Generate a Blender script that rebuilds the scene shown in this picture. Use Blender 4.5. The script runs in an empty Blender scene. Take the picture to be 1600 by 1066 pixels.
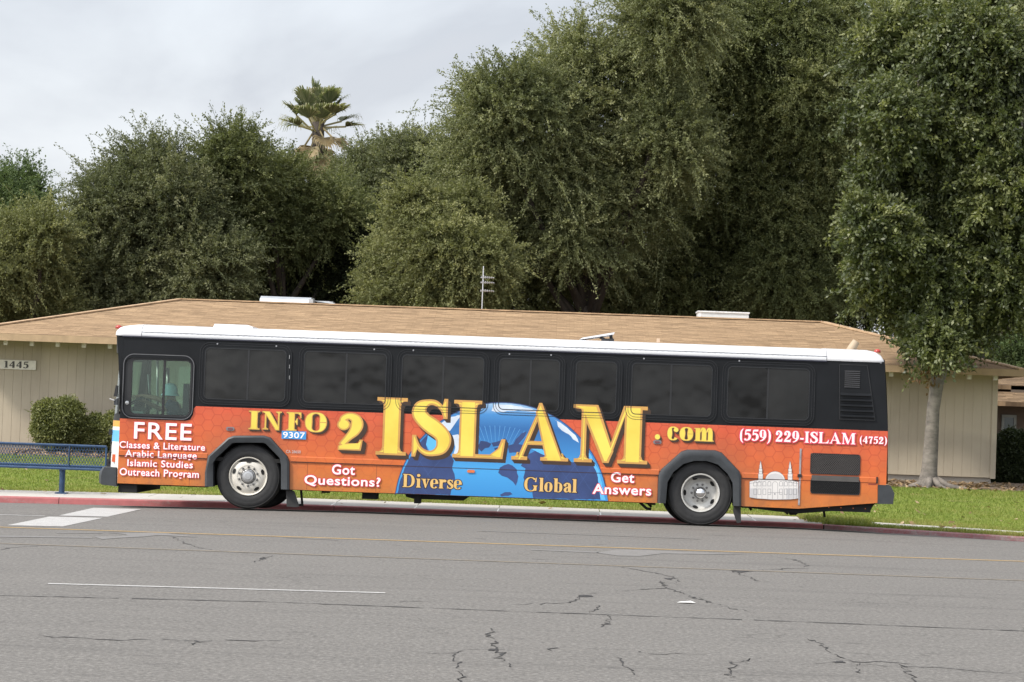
import bpy, bmesh, math, random
import numpy as np
from mathutils import Vector, Matrix
from mathutils.geometry import delaunay_2d_cdt
R = math.radians
SC = bpy.context.scene
COL = SC.collection
# ------------------------------------------------------------------ camera
CAM = Vector((0.0, -39.5, 1.56))
YAW, PITCH, ROLL, FPX = R(1.0), R(1.77), R(2.07), 3946.0
FW = Vector((-math.sin(YAW) * math.cos(PITCH), math.cos(YAW) * math.cos(PITCH), math.sin(PITCH)))
r0 = FW.cross(Vector((0, 0, 1))).normalized()
u0 = r0.cross(FW)
RT = (r0 * math.cos(ROLL) + u0 * math.sin(ROLL)).normalized()
UP = RT.cross(FW).normalized()
cd = bpy.data.cameras.new("camera")
cam = bpy.data.objects.new("camera", cd)
COL.objects.link(cam)
M4 = Matrix((RT, UP, -FW)).transposed().to_4x4()
M4.translation = CAM
cam.matrix_world = M4
cd.sensor_width = 22.3
cd.lens = 55.0
cd.clip_end = 3000
SC.camera = cam

# ------------------------------------------------------------------ light
SUN_EL, SUN_AZ = R(45), R(-56)          # azimuth measured from straight behind the camera, to its left
to_sun = Vector((math.sin(SUN_AZ) * math.cos(SUN_EL), -math.cos(SUN_AZ) * math.cos(SUN_EL), math.sin(SUN_EL)))
sl = bpy.data.lights.new("sun", 'SUN')
sl.energy = 2.9
sl.angle = R(8)
sl.color = (1.0, 0.94, 0.85)
sun = bpy.data.objects.new("sun", sl)
COL.objects.link(sun)
sun.rotation_euler = (-to_sun).to_track_quat('-Z', 'Y').to_euler()

W = bpy.data.worlds.new("World")
SC.world = W
W.use_nodes = True
nt = W.node_tree
for n in list(nt.nodes):
    nt.nodes.remove(n)
wo = nt.nodes.new('ShaderNodeOutputWorld')
bg = nt.nodes.new('ShaderNodeBackground')
sky = nt.nodes.new('ShaderNodeTexSky')
sky.sky_type = 'NISHITA'
sky.sun_disc = False
sky.sun_elevation = SUN_EL
sky.sun_rotation = math.atan2(to_sun.x, to_sun.y)
sky.dust_density = 2.0
tc = nt.nodes.new('ShaderNodeTexCoord')
mp = nt.nodes.new('ShaderNodeMapping')
mp.inputs['Scale'].default_value = (5.5, 5.0, 9.0)
mp.inputs['Location'].default_value = (0.3, 1.2, 2.55)
nz = nt.nodes.new('ShaderNodeTexNoise')
nz.inputs['Scale'].default_value = 1.15
nz.inputs['Detail'].default_value = 6
nz.inputs['Roughness'].default_value = 0.5
nz.inputs['Distortion'].default_value = 0.25
nt.links.new(tc.outputs['Generated'], mp.inputs['Vector'])
nt.links.new(mp.outputs['Vector'], nz.inputs['Vector'])
cr = nt.nodes.new('ShaderNodeValToRGB')          # cloud deck: grey undersides to bright thin cloud
cr.color_ramp.elements[0].position = 0.41
cr.color_ramp.elements[0].color = (5.0, 5.2, 5.6, 1)
cr.color_ramp.elements[1].position = 0.64
cr.color_ramp.elements[1].color = (8.1, 8.2, 8.35, 1)
sxyz = nt.nodes.new('ShaderNodeSeparateXYZ')
nt.links.new(tc.outputs['Generated'], sxyz.inputs[0])
el = nt.nodes.new('ShaderNodeMapRange')          # the cloud deck looks thinner and brighter towards the horizon
el.inputs['From Min'].default_value = 0.06
el.inputs['From Max'].default_value = 0.17
el.inputs['To Min'].default_value = 0.09
el.inputs['To Max'].default_value = -0.075
nt.links.new(sxyz.outputs['Z'], el.inputs['Value'])
sm = nt.nodes.new('ShaderNodeMath'); sm.operation = 'ADD'
nt.links.new(nz.outputs['Fac'], sm.inputs[0]); nt.links.new(el.outputs['Result'], sm.inputs[1])
nt.links.new(sm.outputs[0], cr.inputs['Fac'])
cf = nt.nodes.new('ShaderNodeMapRange')          # thin places let some blue through
cf.inputs['From Min'].default_value = 0.3
cf.inputs['From Max'].default_value = 0.72
cf.inputs['To Min'].default_value = 1.0
cf.inputs['To Max'].default_value = 0.62
nt.links.new(nz.outputs['Fac'], cf.inputs['Value'])
mx = nt.nodes.new('ShaderNodeMix')
mx.data_type = 'RGBA'
nt.links.new(cf.outputs['Result'], mx.inputs['Factor'])
nt.links.new(sky.outputs['Color'], mx.inputs[6])
nt.links.new(cr.outputs['Color'], mx.inputs[7])
# thin cloud glows brighter around the veiled sun, behind the camera
dt = nt.nodes.new('ShaderNodeVectorMath'); dt.operation = 'DOT_PRODUCT'
dt.inputs[1].default_value = tuple(to_sun)
nrmv = nt.nodes.new('ShaderNodeVectorMath'); nrmv.operation = 'NORMALIZE'
nt.links.new(tc.outputs['Generated'], nrmv.inputs[0])
nt.links.new(nrmv.outputs['Vector'], dt.inputs[0])
gw = nt.nodes.new('ShaderNodeMapRange'); gw.interpolation_type = 'SMOOTHSTEP'
gw.inputs['From Min'].default_value = 0.0; gw.inputs['From Max'].default_value = 1.0
gw.inputs['To Min'].default_value = 1.0; gw.inputs['To Max'].default_value = 2.6
nt.links.new(dt.outputs['Value'], gw.inputs['Value'])
gm_ = nt.nodes.new('ShaderNodeVectorMath'); gm_.operation = 'SCALE'
nt.links.new(mx.outputs[2], gm_.inputs[0]); nt.links.new(gw.outputs['Result'], gm_.inputs['Scale'])
nt.links.new(gm_.outputs['Vector'], bg.inputs['Color'])
bg.inputs['Strength'].default_value = 0.1
nt.links.new(bg.outputs['Background'], wo.inputs['Surface'])
SC.view_settings.view_transform = 'Standard'
SC.view_settings.look = 'None'
SC.view_settings.exposure = 0.52
SC.view_settings.gamma = 1.0
SC.view_settings.use_curve_mapping = False
try:
    SC.cycles.max_bounces = 6
    SC.cycles.transparent_max_bounces = 12
except Exception:
    pass

# ------------------------------------------------------------------ measuring helpers
def ray(px, py):
    return FW * FPX + RT * (px - 800.0) - UP * (py - 533.0)
def at(px, py, Y):
    """point of the vertical plane at distance Y (metres behind the bus side) seen at a photo pixel"""
    d = ray(px, py)
    return CAM + d * ((Y - CAM.y) / d.y)
def gnd(px, py, z=0.0):
    d = ray(px, py)
    return CAM + d * ((z - CAM.z) / d.z)
def B(px, py, Y=0.0):
    p = at(px, py, Y)
    return (p.x, p.z)

# ------------------------------------------------------------------ mesh helpers
def root_off(o):
    v = Vector((0, 0, 0))
    while o is not None:
        v += Vector(o.location)
        o = o.parent
    return v
class MB:
    def __init__(s):
        s.v, s.f = [], []
    def add(s, vs, fs):
        k = len(s.v)
        s.v += [tuple(p) for p in vs]
        s.f += [tuple(i + k for i in f) for f in fs]
        return s
    def box(s, a, b):
        (x0, y0, z0), (x1, y1, z1) = a, b
        x0, x1 = min(x0, x1), max(x0, x1); y0, y1 = min(y0, y1), max(y0, y1); z0, z1 = min(z0, z1), max(z0, z1)
        return s.add([(x0, y0, z0), (x1, y0, z0), (x1, y1, z0), (x0, y1, z0), (x0, y0, z1), (x1, y0, z1), (x1, y1, z1), (x0, y1, z1)],
                     [(0, 3, 2, 1), (4, 5, 6, 7), (0, 1, 5, 4), (1, 2, 6, 5), (2, 3, 7, 6), (3, 0, 4, 7)])
    def bar(s, p, q, w, h):
        """square bar between two points"""
        p, q = Vector(p), Vector(q)
        d = (q - p).normalized()
        a = d.cross(Vector((0, 0, 1)))
        if a.length < 1e-3:
            a = d.cross(Vector((0, 1, 0)))
        a.normalize()
        b = a.cross(d)
        vs = []
        for c in (p, q):
            for sx, sy in ((-1, -1), (1, -1), (1, 1), (-1, 1)):
                vs.append(c + a * sx * w / 2 + b * sy * h / 2)
        return s.add(vs, [(0, 1, 2, 3), (7, 6, 5, 4), (0, 4, 5, 1), (1, 5, 6, 2), (2, 6, 7, 3), (3, 7, 4, 0)])
    def tube(s, pts, rad, n=8, caps=True):
        pts = [Vector(p) for p in pts]
        if not isinstance(rad, (list, tuple)):
            rad = [rad] * len(pts)
        k0 = len(s.v)
        ref = None
        for i, p in enumerate(pts):
            d = (pts[min(i + 1, len(pts) - 1)] - pts[max(i - 1, 0)]).normalized()
            if ref is None:
                ref = d.cross(Vector((0.13, 0.31, 1)))
                if ref.length < .1:
                    ref = d.cross(Vector((1, 0, 0)))
            a = (ref - d * ref.dot(d)).normalized()
            ref = a
            b = d.cross(a)
            for j in range(n):
                t = 2 * math.pi * j / n
                s.v.append(tuple(p + (a * math.cos(t) + b * math.sin(t)) * rad[i]))
        for i in range(len(pts) - 1):
            for j in range(n):
                q = k0 + i * n
                s.f.append((q + j, q + (j + 1) % n, q + n + (j + 1) % n, q + n + j))
        if caps:
            s.f.append(tuple(k0 + j for j in reversed(range(n))))
            q = k0 + (len(pts) - 1) * n
            s.f.append(tuple(q + j for j in range(n)))
        return s
    def lathe(s, prof, c, n=32, ax='y', caps=True):
        """prof: list of (radius, offset along the axis)"""
        k0 = len(s.v)
        for r, h in prof:
            for j in range(n):
                t = 2 * math.pi * j / n
                u, w = r * math.cos(t), r * math.sin(t)
                if ax == 'y':
                    s.v.append((c[0] + u, c[1] + h, c[2] + w))
                elif ax == 'z':
                    s.v.append((c[0] + u, c[1] + w, c[2] + h))
                else:
                    s.v.append((c[0] + h, c[1] + u, c[2] + w))
        for i in range(len(prof) - 1):
            for j in range(n):
                q = k0 + i * n
                s.f.append((q + j, q + (j + 1) % n, q + n + (j + 1) % n, q + n + j))
        for i, rev in ((0, True), (len(prof) - 1, False)):
            if caps and prof[i][0] > 1e-4:
                ring = [k0 + i * n + j for j in range(n)]
                s.f.append(tuple(reversed(ring)) if rev else tuple(ring))
        return s
    def grid(s, rows):
        """rows of points, same length each"""
        k0 = len(s.v)
        m = len(rows[0])
        for r in rows:
            s.v += [tuple(p) for p in r]
        for i in range(len(rows) - 1):
            for j in range(m - 1):
                q = k0 + i * m + j
                s.f.append((q, q + 1, q + m + 1, q + m))
        return s
    def prism(s, poly, y0, y1):
        """polygon in (x,z), pushed from y0 to y1"""
        n = len(poly)
        return s.add([(x, y0, z) for x, z in poly] + [(x, y1, z) for x, z in poly],
                     [tuple(range(n)), tuple(reversed(range(n, 2 * n)))] + [(i, i + n, (i + 1) % n + n, (i + 1) % n) for i in range(n)])
    def plate(s, outer, holes, y0, y1):
        """sheet in the XZ plane with holes, thickness y0..y1"""
        vs, edges, loops = [], [], []
        for lp in [outer] + list(holes):
            k = len(vs)
            vs += [Vector(p) for p in lp]
            loops.append(list(range(k, k + len(lp))))
            edges += [(k + i, k + (i + 1) % len(lp)) for i in range(len(lp))]
        ov, oe, of, *_ = delaunay_2d_cdt(vs, edges, [], 0, 1e-6)
        def inside(p, poly):
            c = False
            for i in range(len(poly)):
                (xa, ya), (xb, yb) = poly[i], poly[i - 1]
                if (ya > p[1]) != (yb > p[1]) and p[0] < (xb - xa) * (p[1] - ya) / (yb - ya) + xa:
                    c = not c
            return c
        keep = []
        for f in of:
            cx = sum(ov[i].x for i in f) / len(f); cy = sum(ov[i].y for i in f) / len(f)
            if inside((cx, cy), outer) and not any(inside((cx, cy), h) for h in holes):
                keep.append(f)
        s.add([(p.x, y0, p.y) for p in ov], keep)
        s.add([(p.x, y1, p.y) for p in ov], [tuple(reversed(f)) for f in keep])
        for lp in [outer] + list(holes):
            n = len(lp)
            s.add([(x, y0, z) for x, z in lp] + [(x, y1, z) for x, z in lp], [(i, i + n, (i + 1) % n + n, (i + 1) % n) for i in range(n)])
        return s
    def build(s, name, mat, parent=None, smooth=False, loc=None):
        off = root_off(parent) if parent is not None else Vector(loc or (0, 0, 0))
        me = bpy.data.meshes.new(name)
        me.from_pydata([(p[0] - off.x, p[1] - off.y, p[2] - off.z) for p in s.v], [], s.f)
        me.validate()
        bm = bmesh.new(); bm.from_mesh(me)
        bmesh.ops.recalc_face_normals(bm, faces=bm.faces)
        bm.to_mesh(me); bm.free()
        if smooth:
            me.polygons.foreach_set('use_smooth', [True] * len(me.polygons))
            if smooth is not True:
                try:
                    me.set_sharp_from_angle(angle=R(smooth))
                except Exception:
                    pass
        me.materials.append(mat)
        o = bpy.data.objects.new(name, me)
        COL.objects.link(o)
        if parent is not None:
            o.parent = parent
        elif loc is not None:
            o.location = loc
        return o
def tag(o, label=None, cat=None, group=None, kind=None):
    if label: o['label'] = label
    if cat: o['category'] = cat
    if group: o['group'] = group
    if kind: o['kind'] = kind
    return o
def thing(name, label, cat, loc, group=None):
    o = bpy.data.objects.new(name, None)
    o.empty_display_size = .2
    COL.objects.link(o)
    o.location = loc
    return tag(o, label, cat, group)
def rrect(x0, z0, x1, z1, r, n=6):
    x0, x1 = min(x0, x1), max(x0, x1); z0, z1 = min(z0, z1), max(z0, z1)
    out = []
    for cx, cz, a in ((x1 - r, z1 - r, 0), (x0 + r, z1 - r, 90), (x0 + r, z0 + r, 180), (x1 - r, z0 + r, 270)):
        for i in range(n + 1):
            t = R(a + 90 * i / n)
            out.append((cx + r * math.cos(t), cz + r * math.sin(t)))
    return out

# ------------------------------------------------------------------ material helpers
class NT:
    def __init__(s, name):
        s.m = bpy.data.materials.new(name)
        s.m.use_nodes = True
        s.t = s.m.node_tree
        s.b = s.t.nodes['Principled BSDF']
        s.out = s.t.nodes['Material Output']
    def n(s, typ, **kw):
        nd = s.t.nodes.new(typ)
        for k, v in kw.items():
            if k in nd.inputs.keys():
                nd.inputs[k].default_value = v
            else:
                setattr(nd, k, v)
        return nd
    def l(s, a, b):
        s.t.links.new(a, b)
    def math(s, op, a, b=None):
        nd = s.t.nodes.new('ShaderNodeMath'); nd.operation = op
        for i, v in enumerate((a, b)):
            if v is None: continue
            if hasattr(v, 'node'): s.l(v, nd.inputs[i])
            else: nd.inputs[i].default_value = v
        return nd.outputs[0]
    def mix(s, f, a, b, blend='MIX'):
        nd = s.t.nodes.new('ShaderNodeMix'); nd.data_type = 'RGBA'; nd.blend_type = blend
        for i, v in ((0, f), (6, a), (7, b)):
            if hasattr(v, 'node'): s.l(v, nd.inputs[i])
            elif i == 0: nd.inputs[0].default_value = v
            else: nd.inputs[i].default_value = (*v[:3], 1)
        return nd.outputs[2]
    def co(s, kind='Object'):
        return s.n('ShaderNodeTexCoord').outputs[kind]
    def noise(s, vec, scale, detail=4.0, rough=.55, stretch=None):
        if stretch:
            mpn = s.n('ShaderNodeMapping'); mpn.inputs['Scale'].default_value = stretch
            s.l(vec, mpn.inputs['Vector']); vec = mpn.outputs['Vector']
        nd = s.n('ShaderNodeTexNoise'); nd.inputs['Scale'].default_value = scale
        nd.inputs['Detail'].default_value = detail; nd.inputs['Roughness'].default_value = rough
        s.l(vec, nd.inputs['Vector'])
        return nd.outputs['Fac']
    def ramp(s, f, stops):
        nd = s.n('ShaderNodeValToRGB')
        e = nd.color_ramp.elements
        while len(e) < len(stops): e.new(.5)
        for i, (p, c) in enumerate(stops):
            e[i].position = p
            e[i].color = (*c[:3], 1) if hasattr(c, '__len__') else (c, c, c, 1)
        s.l(f, nd.inputs['Fac'])
        return nd.outputs['Color']
    def bump(s, h, strength=.3, dist=.01):
        nd = s.n('ShaderNodeBump'); nd.inputs['Strength'].default_value = strength; nd.inputs['Distance'].default_value = dist
        s.l(h, nd.inputs['Height']); s.l(nd.outputs['Normal'], s.b.inputs['Normal'])
def pm(name, col, rough=.6, metal=0.0, var=.12, scale=6.0, bump=0.0, spec=.5, bscale=None, stretch=None):
    m = NT(name)
    c = m.co()
    f = m.noise(c, scale, 5.0, .6, stretch)
    lo = tuple(max(0, x * (1 - var)) for x in col); hi = tuple(min(1, x * (1 + var)) for x in col)
    m.l(m.ramp(f, [(.3, lo), (.7, hi)]), m.b.inputs['Base Color'])
    m.b.inputs['Roughness'].default_value = rough
    m.b.inputs['Metallic'].default_value = metal
    m.b.inputs['Specular IOR Level'].default_value = spec
    if bump:
        m.bump(m.noise(c, bscale or scale * 6, 4.0, .6), bump, .01)
    return m.m
# ------------------------------------------------------------------ a bold serif alphabet drawn with strokes
def crom(pts, n=7):
    out = []
    P = [np.array(p, float) for p in pts]
    for i in range(len(P) - 1):
        a, b, c, d = P[max(i - 1, 0)], P[i], P[i + 1], P[min(i + 2, len(P) - 1)]
        for k in range(n):
            t = k / n
            out.append(.5 * (2 * b + (c - a) * t + (2 * a - 5 * b + 4 * c - d) * t * t + (3 * b - a - 3 * c + d) * t ** 3))
    out.append(P[-1])
    return out
class Glyphs:
    """cap height 1, T thick stroke, t hairline, s serif overhang, g growth of every outline"""
    def __init__(s, T=.2, t=.055, sv=.09, g=0.0):
        s.T, s.t, s.sv, s.g = T, t, sv, g
        s.p = []
    def poly(s, pts):
        s.p.append([tuple(q) for q in pts])
    def rect(s, x0, y0, x1, y1):
        g = s.g
        s.poly([(x0 - g, y0 - g), (x1 + g, y0 - g), (x1 + g, y1 + g), (x0 - g, y1 + g)])
    def pen(s, pts, smooth=True):
        """pts: (x, y, width)"""
        q = crom(pts) if smooth else [np.array(p, float) for p in pts]
        L, Rr = [], []
        for i in range(len(q)):
            d = q[min(i + 1, len(q) - 1)][:2] - q[max(i - 1, 0)][:2]
            d = d / (np.linalg.norm(d) + 1e-9)
            nrm = np.array((-d[1], d[0]))
            h = max(q[i][2] / 2 + s.g, .004)
            e = np.zeros(2)
            if i == 0: e = -d * s.g
            if i == len(q) - 1: e = d * s.g
            L.append(q[i][:2] + nrm * h + e); Rr.append(q[i][:2] - nrm * h + e)
        for i in range(len(q) - 1):
            s.poly([Rr[i], Rr[i + 1], L[i + 1], L[i]])
    def ball(s, x, y, r):
        r += s.g
        s.poly([(x + r * math.cos(a), y + r * math.sin(a)) for a in [2 * math.pi * k / 14 for k in range(14)]])
    def serif(s, x0, x1, y, up=True, ext=None, l=True, r=True):
        """slab with brackets under/over the stem x0..x1; up: the stem rises from it"""
        e = s.sv if ext is None else ext
        d = 1 if up else -1
        a, b = x0 - (e if l else 0), x1 + (e if r else 0)
        h = s.t * .8
        s.rect(a, min(y, y + d * h), b, max(y, y + d * h))
        br = s.sv * .9
        g = s.g
        if l: s.poly([(x0 - e * .75 - g, y + d * h), (x0 + .01, y + d * h), (x0 + .01, y + d * (h + br)), (x0 - g, y + d * (h + br)), (x0 - e * .2 - g, y + d * (h + br * .3))])
        if r: s.poly([(x1 + e * .75 + g, y + d * h), (x1 - .01, y + d * h), (x1 - .01, y + d * (h + br)), (x1 + g, y + d * (h + br)), (x1 + e * .2 + g, y + d * (h + br * .3))])
    def ell(s, cx, cy, rx, ry, T=None, t=None, a0=0, a1=360):
        T = T or s.T; t = t or s.t
        n = 40
        pts = []
        for k in range(n + 1):
            a = R(a0 + (a1 - a0) * k / n)
            w = t + (T - t) * abs(math.cos(a)) ** 1.6
            pts.append((cx + (rx - w / 2) * math.cos(a), cy + (ry - (t / 2)) * math.sin(a), w))
        s.pen(pts, False)
    def draw(s, ch):
        """draws at x=0 and returns the advance"""
        T, t, e = s.T, s.t, s.sv
        X = .68
        if ch == 'I':
            s.rect(e, 0, e + T, 1); s.serif(e, e + T, 0); s.serif(e, e + T, 1, False); return T + 2 * e + .06
        if ch == 'L':
            w = .80
            s.rect(e, 0, e + T, 1); s.serif(e, e + T, 0, r=False); s.serif(e, e + T, 1, False)
            s.rect(e + T, 0, w, t)
            g = s.g
            s.poly([(w - .2 - g, t), (w - .03, 0 - g), (w + g, 0 - g), (w + .04 + g, .33 + g), (w - .0 - g, .33 + g), (w - .06 - g, .17)]); return w + .07
        if ch == 'F':
            w = .70
            s.rect(e, 0, e + T, 1); s.serif(e, e + T, 0); s.serif(e, e + T, 1, False, r=False)
            s.rect(e + T, 1 - t, w, 1); g = s.g
            s.poly([(w - .16 - g, 1 - t), (w - .06 - g, .85), (w - .03 - g, .70 - g), (w + .01 + g, .70 - g), (w + g, 1 + g), (w - .03, 1 + g)])
            s.rect(e + T, .5 - t / 2, w - .2, .5 + t / 2); s.poly([(w - .28, .5), (w - .2 - g, .33 - g), (w - .16 + g, .33 - g), (w - .16 + g, .67 + g), (w - .2 - g, .67 + g)]); return w + .06
        if ch == 'N':
            w = .88
            s.rect(e + .03, 0, e + .03 + t, 1); s.serif(e + .03, e + .03 + t, 0); s.rect(w - t - .03, 0, w - .03, 1); s.serif(w - t - .03, w - .03, 1, False)
            g = s.g
            s.poly([(-.0 - g, 1 + g), (-.0 - g, 1 - t * .8 - g), (e + .03 - g, .9), (w - t - .13 - g, -.02 - g), (w - .03 + g, -.02 - g), (w - .03 + g, .1), (e + T * .9 + g, 1 + g)]); return w + .14
        if ch == 'M':
            w = 1.14
            s.rect(e + .03, 0, e + .03 + t * 1.2, 1); s.serif(e + .03, e + .03 + t * 1.2, 0)
            s.rect(w - T - .08, 0, w - .08, 1); s.serif(w - T - .08, w - .08, 0)
            g = s.g
            s.poly([(.0 - g, 1 + g), (.0 - g, 1 - t * .8 - g), (e + .02 - g, .93), (.48 - g, 0 - g), (.55 + g, 0 - g), (.55 + T * .3 + g, .2), (e + T * 1.05 + g, 1 + g)])
            s.poly([(.50 - g, 0 - g), (.555 + g, 0 - g), (w - T - .08 + .02, .93), (w - T - .08 + .02, 1 + g), (w - T - .1 - g, 1 + g)])
            s.rect(w - T - .1, 1 - t * .8, w, 1); return w + .06
        if ch == 'A':
            w = .98
            g = s.g
            s.poly([(.08 - g, 0), (.08 + t * 1.4 + g, 0), (.50 + g, .93), (.47, 1.0 + g), (.45 - g, .92)])
            s.poly([(.40 - g, .86), (.46 - g, 1.03 + g), (.49 + g, 1.03 + g), (w - .08 + g, 0), (w - .08 - T * 1.15 - g, 0)])
            s.rect(.22, .28, .62, .28 + t); s.serif(.08, .08 + t * 1.4, 0); s.serif(w - .08 - T * 1.15, w - .08, 0); return w + .03
        if ch == 'O':
            s.ell(.44, .5, .44, .52); return .94
        if ch == 'D':
            s.rect(e, 0, e + T, 1); s.serif(e, e + T, 0, r=False); s.serif(e, e + T, 1, False, r=False)
            s.ell(e + T + .06, .5, .48, .5, a0=-90, a1=90); s.rect(e + T, 0, e + T + .08, t); s.rect(e + T, 1 - t, e + T + .08, 1); return e + T + .6
        if ch == 'G':
            s.ell(.45, .5, .45, .52, a0=45, a1=322); s.rect(.66, .04, .66 + T * .9, .42); s.serif(.66, .66 + T * .9, .42, False, e * .8)
            s.poly([(.72, .70), (.82, .66), (.84, 1.0), (.79, 1.0)]); return .98
        if ch == 'S':
            a = T
            s.pen([(.58, .70, t * .8), (.53, .84, t * 1.2), (.42, .945, t * 1.5), (.29, .955, t * 1.8), (.17, .88, a * .8), (.14, .76, a * .95), (.22, .64, a), (.36, .53, a * 1.1), (.51, .41, a), (.57, .28, a * .95), (.53, .13, a * .75), (.40, .045, t * 1.8), (.26, .05, t * 1.5), (.14, .15, t * 1.2), (.07, .33, t * .8)])
            g = s.g
            s.poly([(.56 - g, .68 - g), (.61 + g, .68 - g), (.61 + g, 1.02 + g), (.57 - g, 1.02 + g), (.53, .9)]); s.poly([(.04 - g, -.02 - g), (.08 + g, -.02 - g), (.13, .12), (.09 + g, .35 + g), (.04 - g, .35 + g)]); return .72
        if ch == '2':
            a = T
            s.ball(.14, .70, T * .55)
            s.pen([(.09, .72, t * 1.6), (.13, .87, t * 2), (.27, .94, t * 2.3), (.42, .87, a * .9), (.46, .70, a * 1.05), (.40, .52, a * .9), (.26, .34, a * .62), (.10, .13, a * .5)])
            s.poly([(.03 - s.g, 0 - s.g), (.56 + s.g, 0 - s.g), (.60 + s.g, .28 + s.g), (.55 - s.g, .28 + s.g), (.50, .19), (.13 - s.g, .17 + s.g), (.03 - s.g, .10)]); return .68
        if ch == '5':
            a = T
            s.poly([(.14 - s.g, 1 + s.g), (.14 - s.g, 1 - .15 - s.g), (.50 + s.g, 1 - .15 - s.g), (.56 + s.g, 1.02 + s.g)]); s.pen([(.15, .95, t * 1.4), (.11, .52, t * 1.6)], False)
            s.pen([(.11, .53, t), (.25, .62, t * 2), (.40, .57, a * .8), (.47, .40, a), (.44, .20, a * .9), (.32, .06, a * .5), (.17, .03, t * 1.3), (.06, .08, t)]); s.ball(.10, .10, T * .42); return .62
        if ch == '9':
            s.ell(.28, .66, .27, .36); s.pen([(.47, .66, T), (.46, .42, T * .95), (.37, .2, T * .7), (.24, .07, t * 1.6), (.08, .0, t)]); return .62
        if ch == '4':
            s.pen([(.42, .97, t * 1.2), (.05, .34, t * 1.2)], False); s.rect(.02, .24, .60, .24 + t * 2); s.rect(.34, 0, .34 + T, 1); return .66
        if ch == '7':
            s.poly([(.05 - s.g, .68 - s.g), (.08 + s.g, .68 - s.g), (.14, .82), (.54 + s.g, .82 - s.g), (.56 + s.g, .98 + s.g), (.05 - s.g, .98 + s.g)]); s.pen([(.51, .88, t * 1.5), (.34, .5, T * .8), (.28, 0, T)]); return .62
        if ch == '1':
            s.rect(.17, 0, .17 + T, 1); s.serif(.17, .17 + T, 0); s.poly([(.0 - s.g, .84 - s.g), (.18, .90), (.18, 1 + s.g), (.12 - s.g, .95)]); return .5
        if ch == '(':
            s.pen([(.30, 1.06, t * .7), (.15, .82, T * .6), (.11, .42, T * .85), (.15, .02, T * .6), (.30, -.22, t * .7)]); return .36
        if ch == ')':
            s.pen([(.04, 1.06, t * .7), (.19, .82, T * .6), (.23, .42, T * .85), (.19, .02, T * .6), (.04, -.22, t * .7)]); return .36
        if ch == '-':
            s.rect(.03, .26, .33, .26 + T * .7); return .4
        if ch == '.':
            s.ball(.13, .11, .12); return .3
        if ch == 'i':
            s.rect(.08, 0, .08 + T, X); s.serif(.08, .08 + T, 0, ext=.06); s.serif(.08, .08 + T, X, False, ext=.07, r=False); s.ball(.08 + T / 2, .92, T * .55); return T + .16
        if ch == 'l':
            s.rect(.08, 0, .08 + T, 1); s.serif(.08, .08 + T, 0, ext=.06); s.serif(.08, .08 + T, 1, False, ext=.07, r=False); return T + .16
        if ch == 'o':
            s.ell(.28, X / 2, .28, X / 2 + .02); return .6
        if ch == 'c':
            s.ell(.28, X / 2, .28, X / 2 + .02, a0=40, a1=318); s.ball(.42, X - .15, T * .5); return .54
        if ch == 'e':
            s.ell(.28, X / 2, .28, X / 2 + .02, a0=0, a1=318); s.rect(.1, X / 2 - .02, .46, X / 2 - .02 + t); return .56
        if ch == 'b':
            s.rect(.07, 0, .07 + T, 1); s.serif(.07, .07 + T, 1, False, ext=.07, r=False); s.ell(.33, X / 2, .29, X / 2 + .02, a0=-140, a1=140); return .66
        if ch == 'a':
            s.rect(.32, .05, .32 + T, .5); s.pen([(.08, .52, t), (.16, .64, t * 1.6), (.30, .655, t * 2), (.40, .58, T * .9), (.42, .45, T)]); s.ball(.12, .52, T * .5)
            s.pen([(.38, .40, t), (.2, .32, T * .6), (.13, .18, T * .9), (.18, .05, T * .6), (.30, .05, t), (.38, .14, t)]); s.pen([(.42, .12, T), (.46, .03, t * 1.4), (.56, .05, t)]); return .58
        if ch == 'r':
            s.rect(.07, 0, .07 + T, X); s.serif(.07, .07 + T, 0, ext=.06); s.serif(.07, .07 + T, X, False, ext=.07, r=False); s.pen([(.07 + T, .45, t * 1.5), (.34, .62, t * 1.8), (.43, .62, t * 1.4)]); s.ball(.43, .57, T * .5); return .54
        if ch == 'v':
            g = s.g
            s.poly([(.04 - g, X), (.04 + T * 1.05 + g, X), (.34 + g, .12), (.30, -.01 - g), (.26 - g, -.01 - g)]); s.poly([(.27 - g, -.01 - g), (.31 + g, -.01 - g), (.53 + g, X), (.46 - g, X)])
            s.rect(-.02, X - t * .8, .32, X); s.rect(.38, X - t * .8, .58, X); return .58
        if ch == 's':
            a = T * .85
            s.pen([(.38, .48, t), (.33, .61, t * 1.3), (.23, .645, t * 1.6), (.13, .59, a * .8), (.13, .47, a * .95), (.24, .36, a), (.36, .25, a), (.38, .13, a * .85), (.30, .04, t * 1.8), (.19, .03, t * 1.4), (.10, .1, t * 1.2), (.05, .22, t)]); s.poly([(.36, .46), (.41, .46), (.41, .68), (.37, .68)]); s.poly([(.03, -.01), (.07, -.01), (.08, .24), (.03, .24)]); return .46
        if ch == 'm':
            for k in range(3):
                x = .07 + k * .32
                s.rect(x, 0, x + T, X if k == 0 else .48); s.serif(x, x + T, 0, ext=.05)
                if k: s.pen([(x - .32 + T, .46, t), (x - .12 + T * .5, .63, t * 1.8), (x + T * .4, .60, T * .85), (x + T / 2, .42, T)])
            s.serif(.07, .07 + T, X, False, ext=.07, r=False); return .64 + T + .14
        return .3
    def text(s, txt, track=0.0):
        x, out = 0.0, []
        for ch in txt:
            s.p = []
            a = s.draw(ch)
            out.append([[(px + x, py) for px, py in q] for q in s.p])
            x += a + track
        s.p = []
        return [q for gl in out for q in gl]
def area(q):
    return sum(q[i][0] * q[(i + 1) % len(q)][1] - q[(i + 1) % len(q)][0] * q[i][1] for i in range(len(q))) / 2
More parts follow.
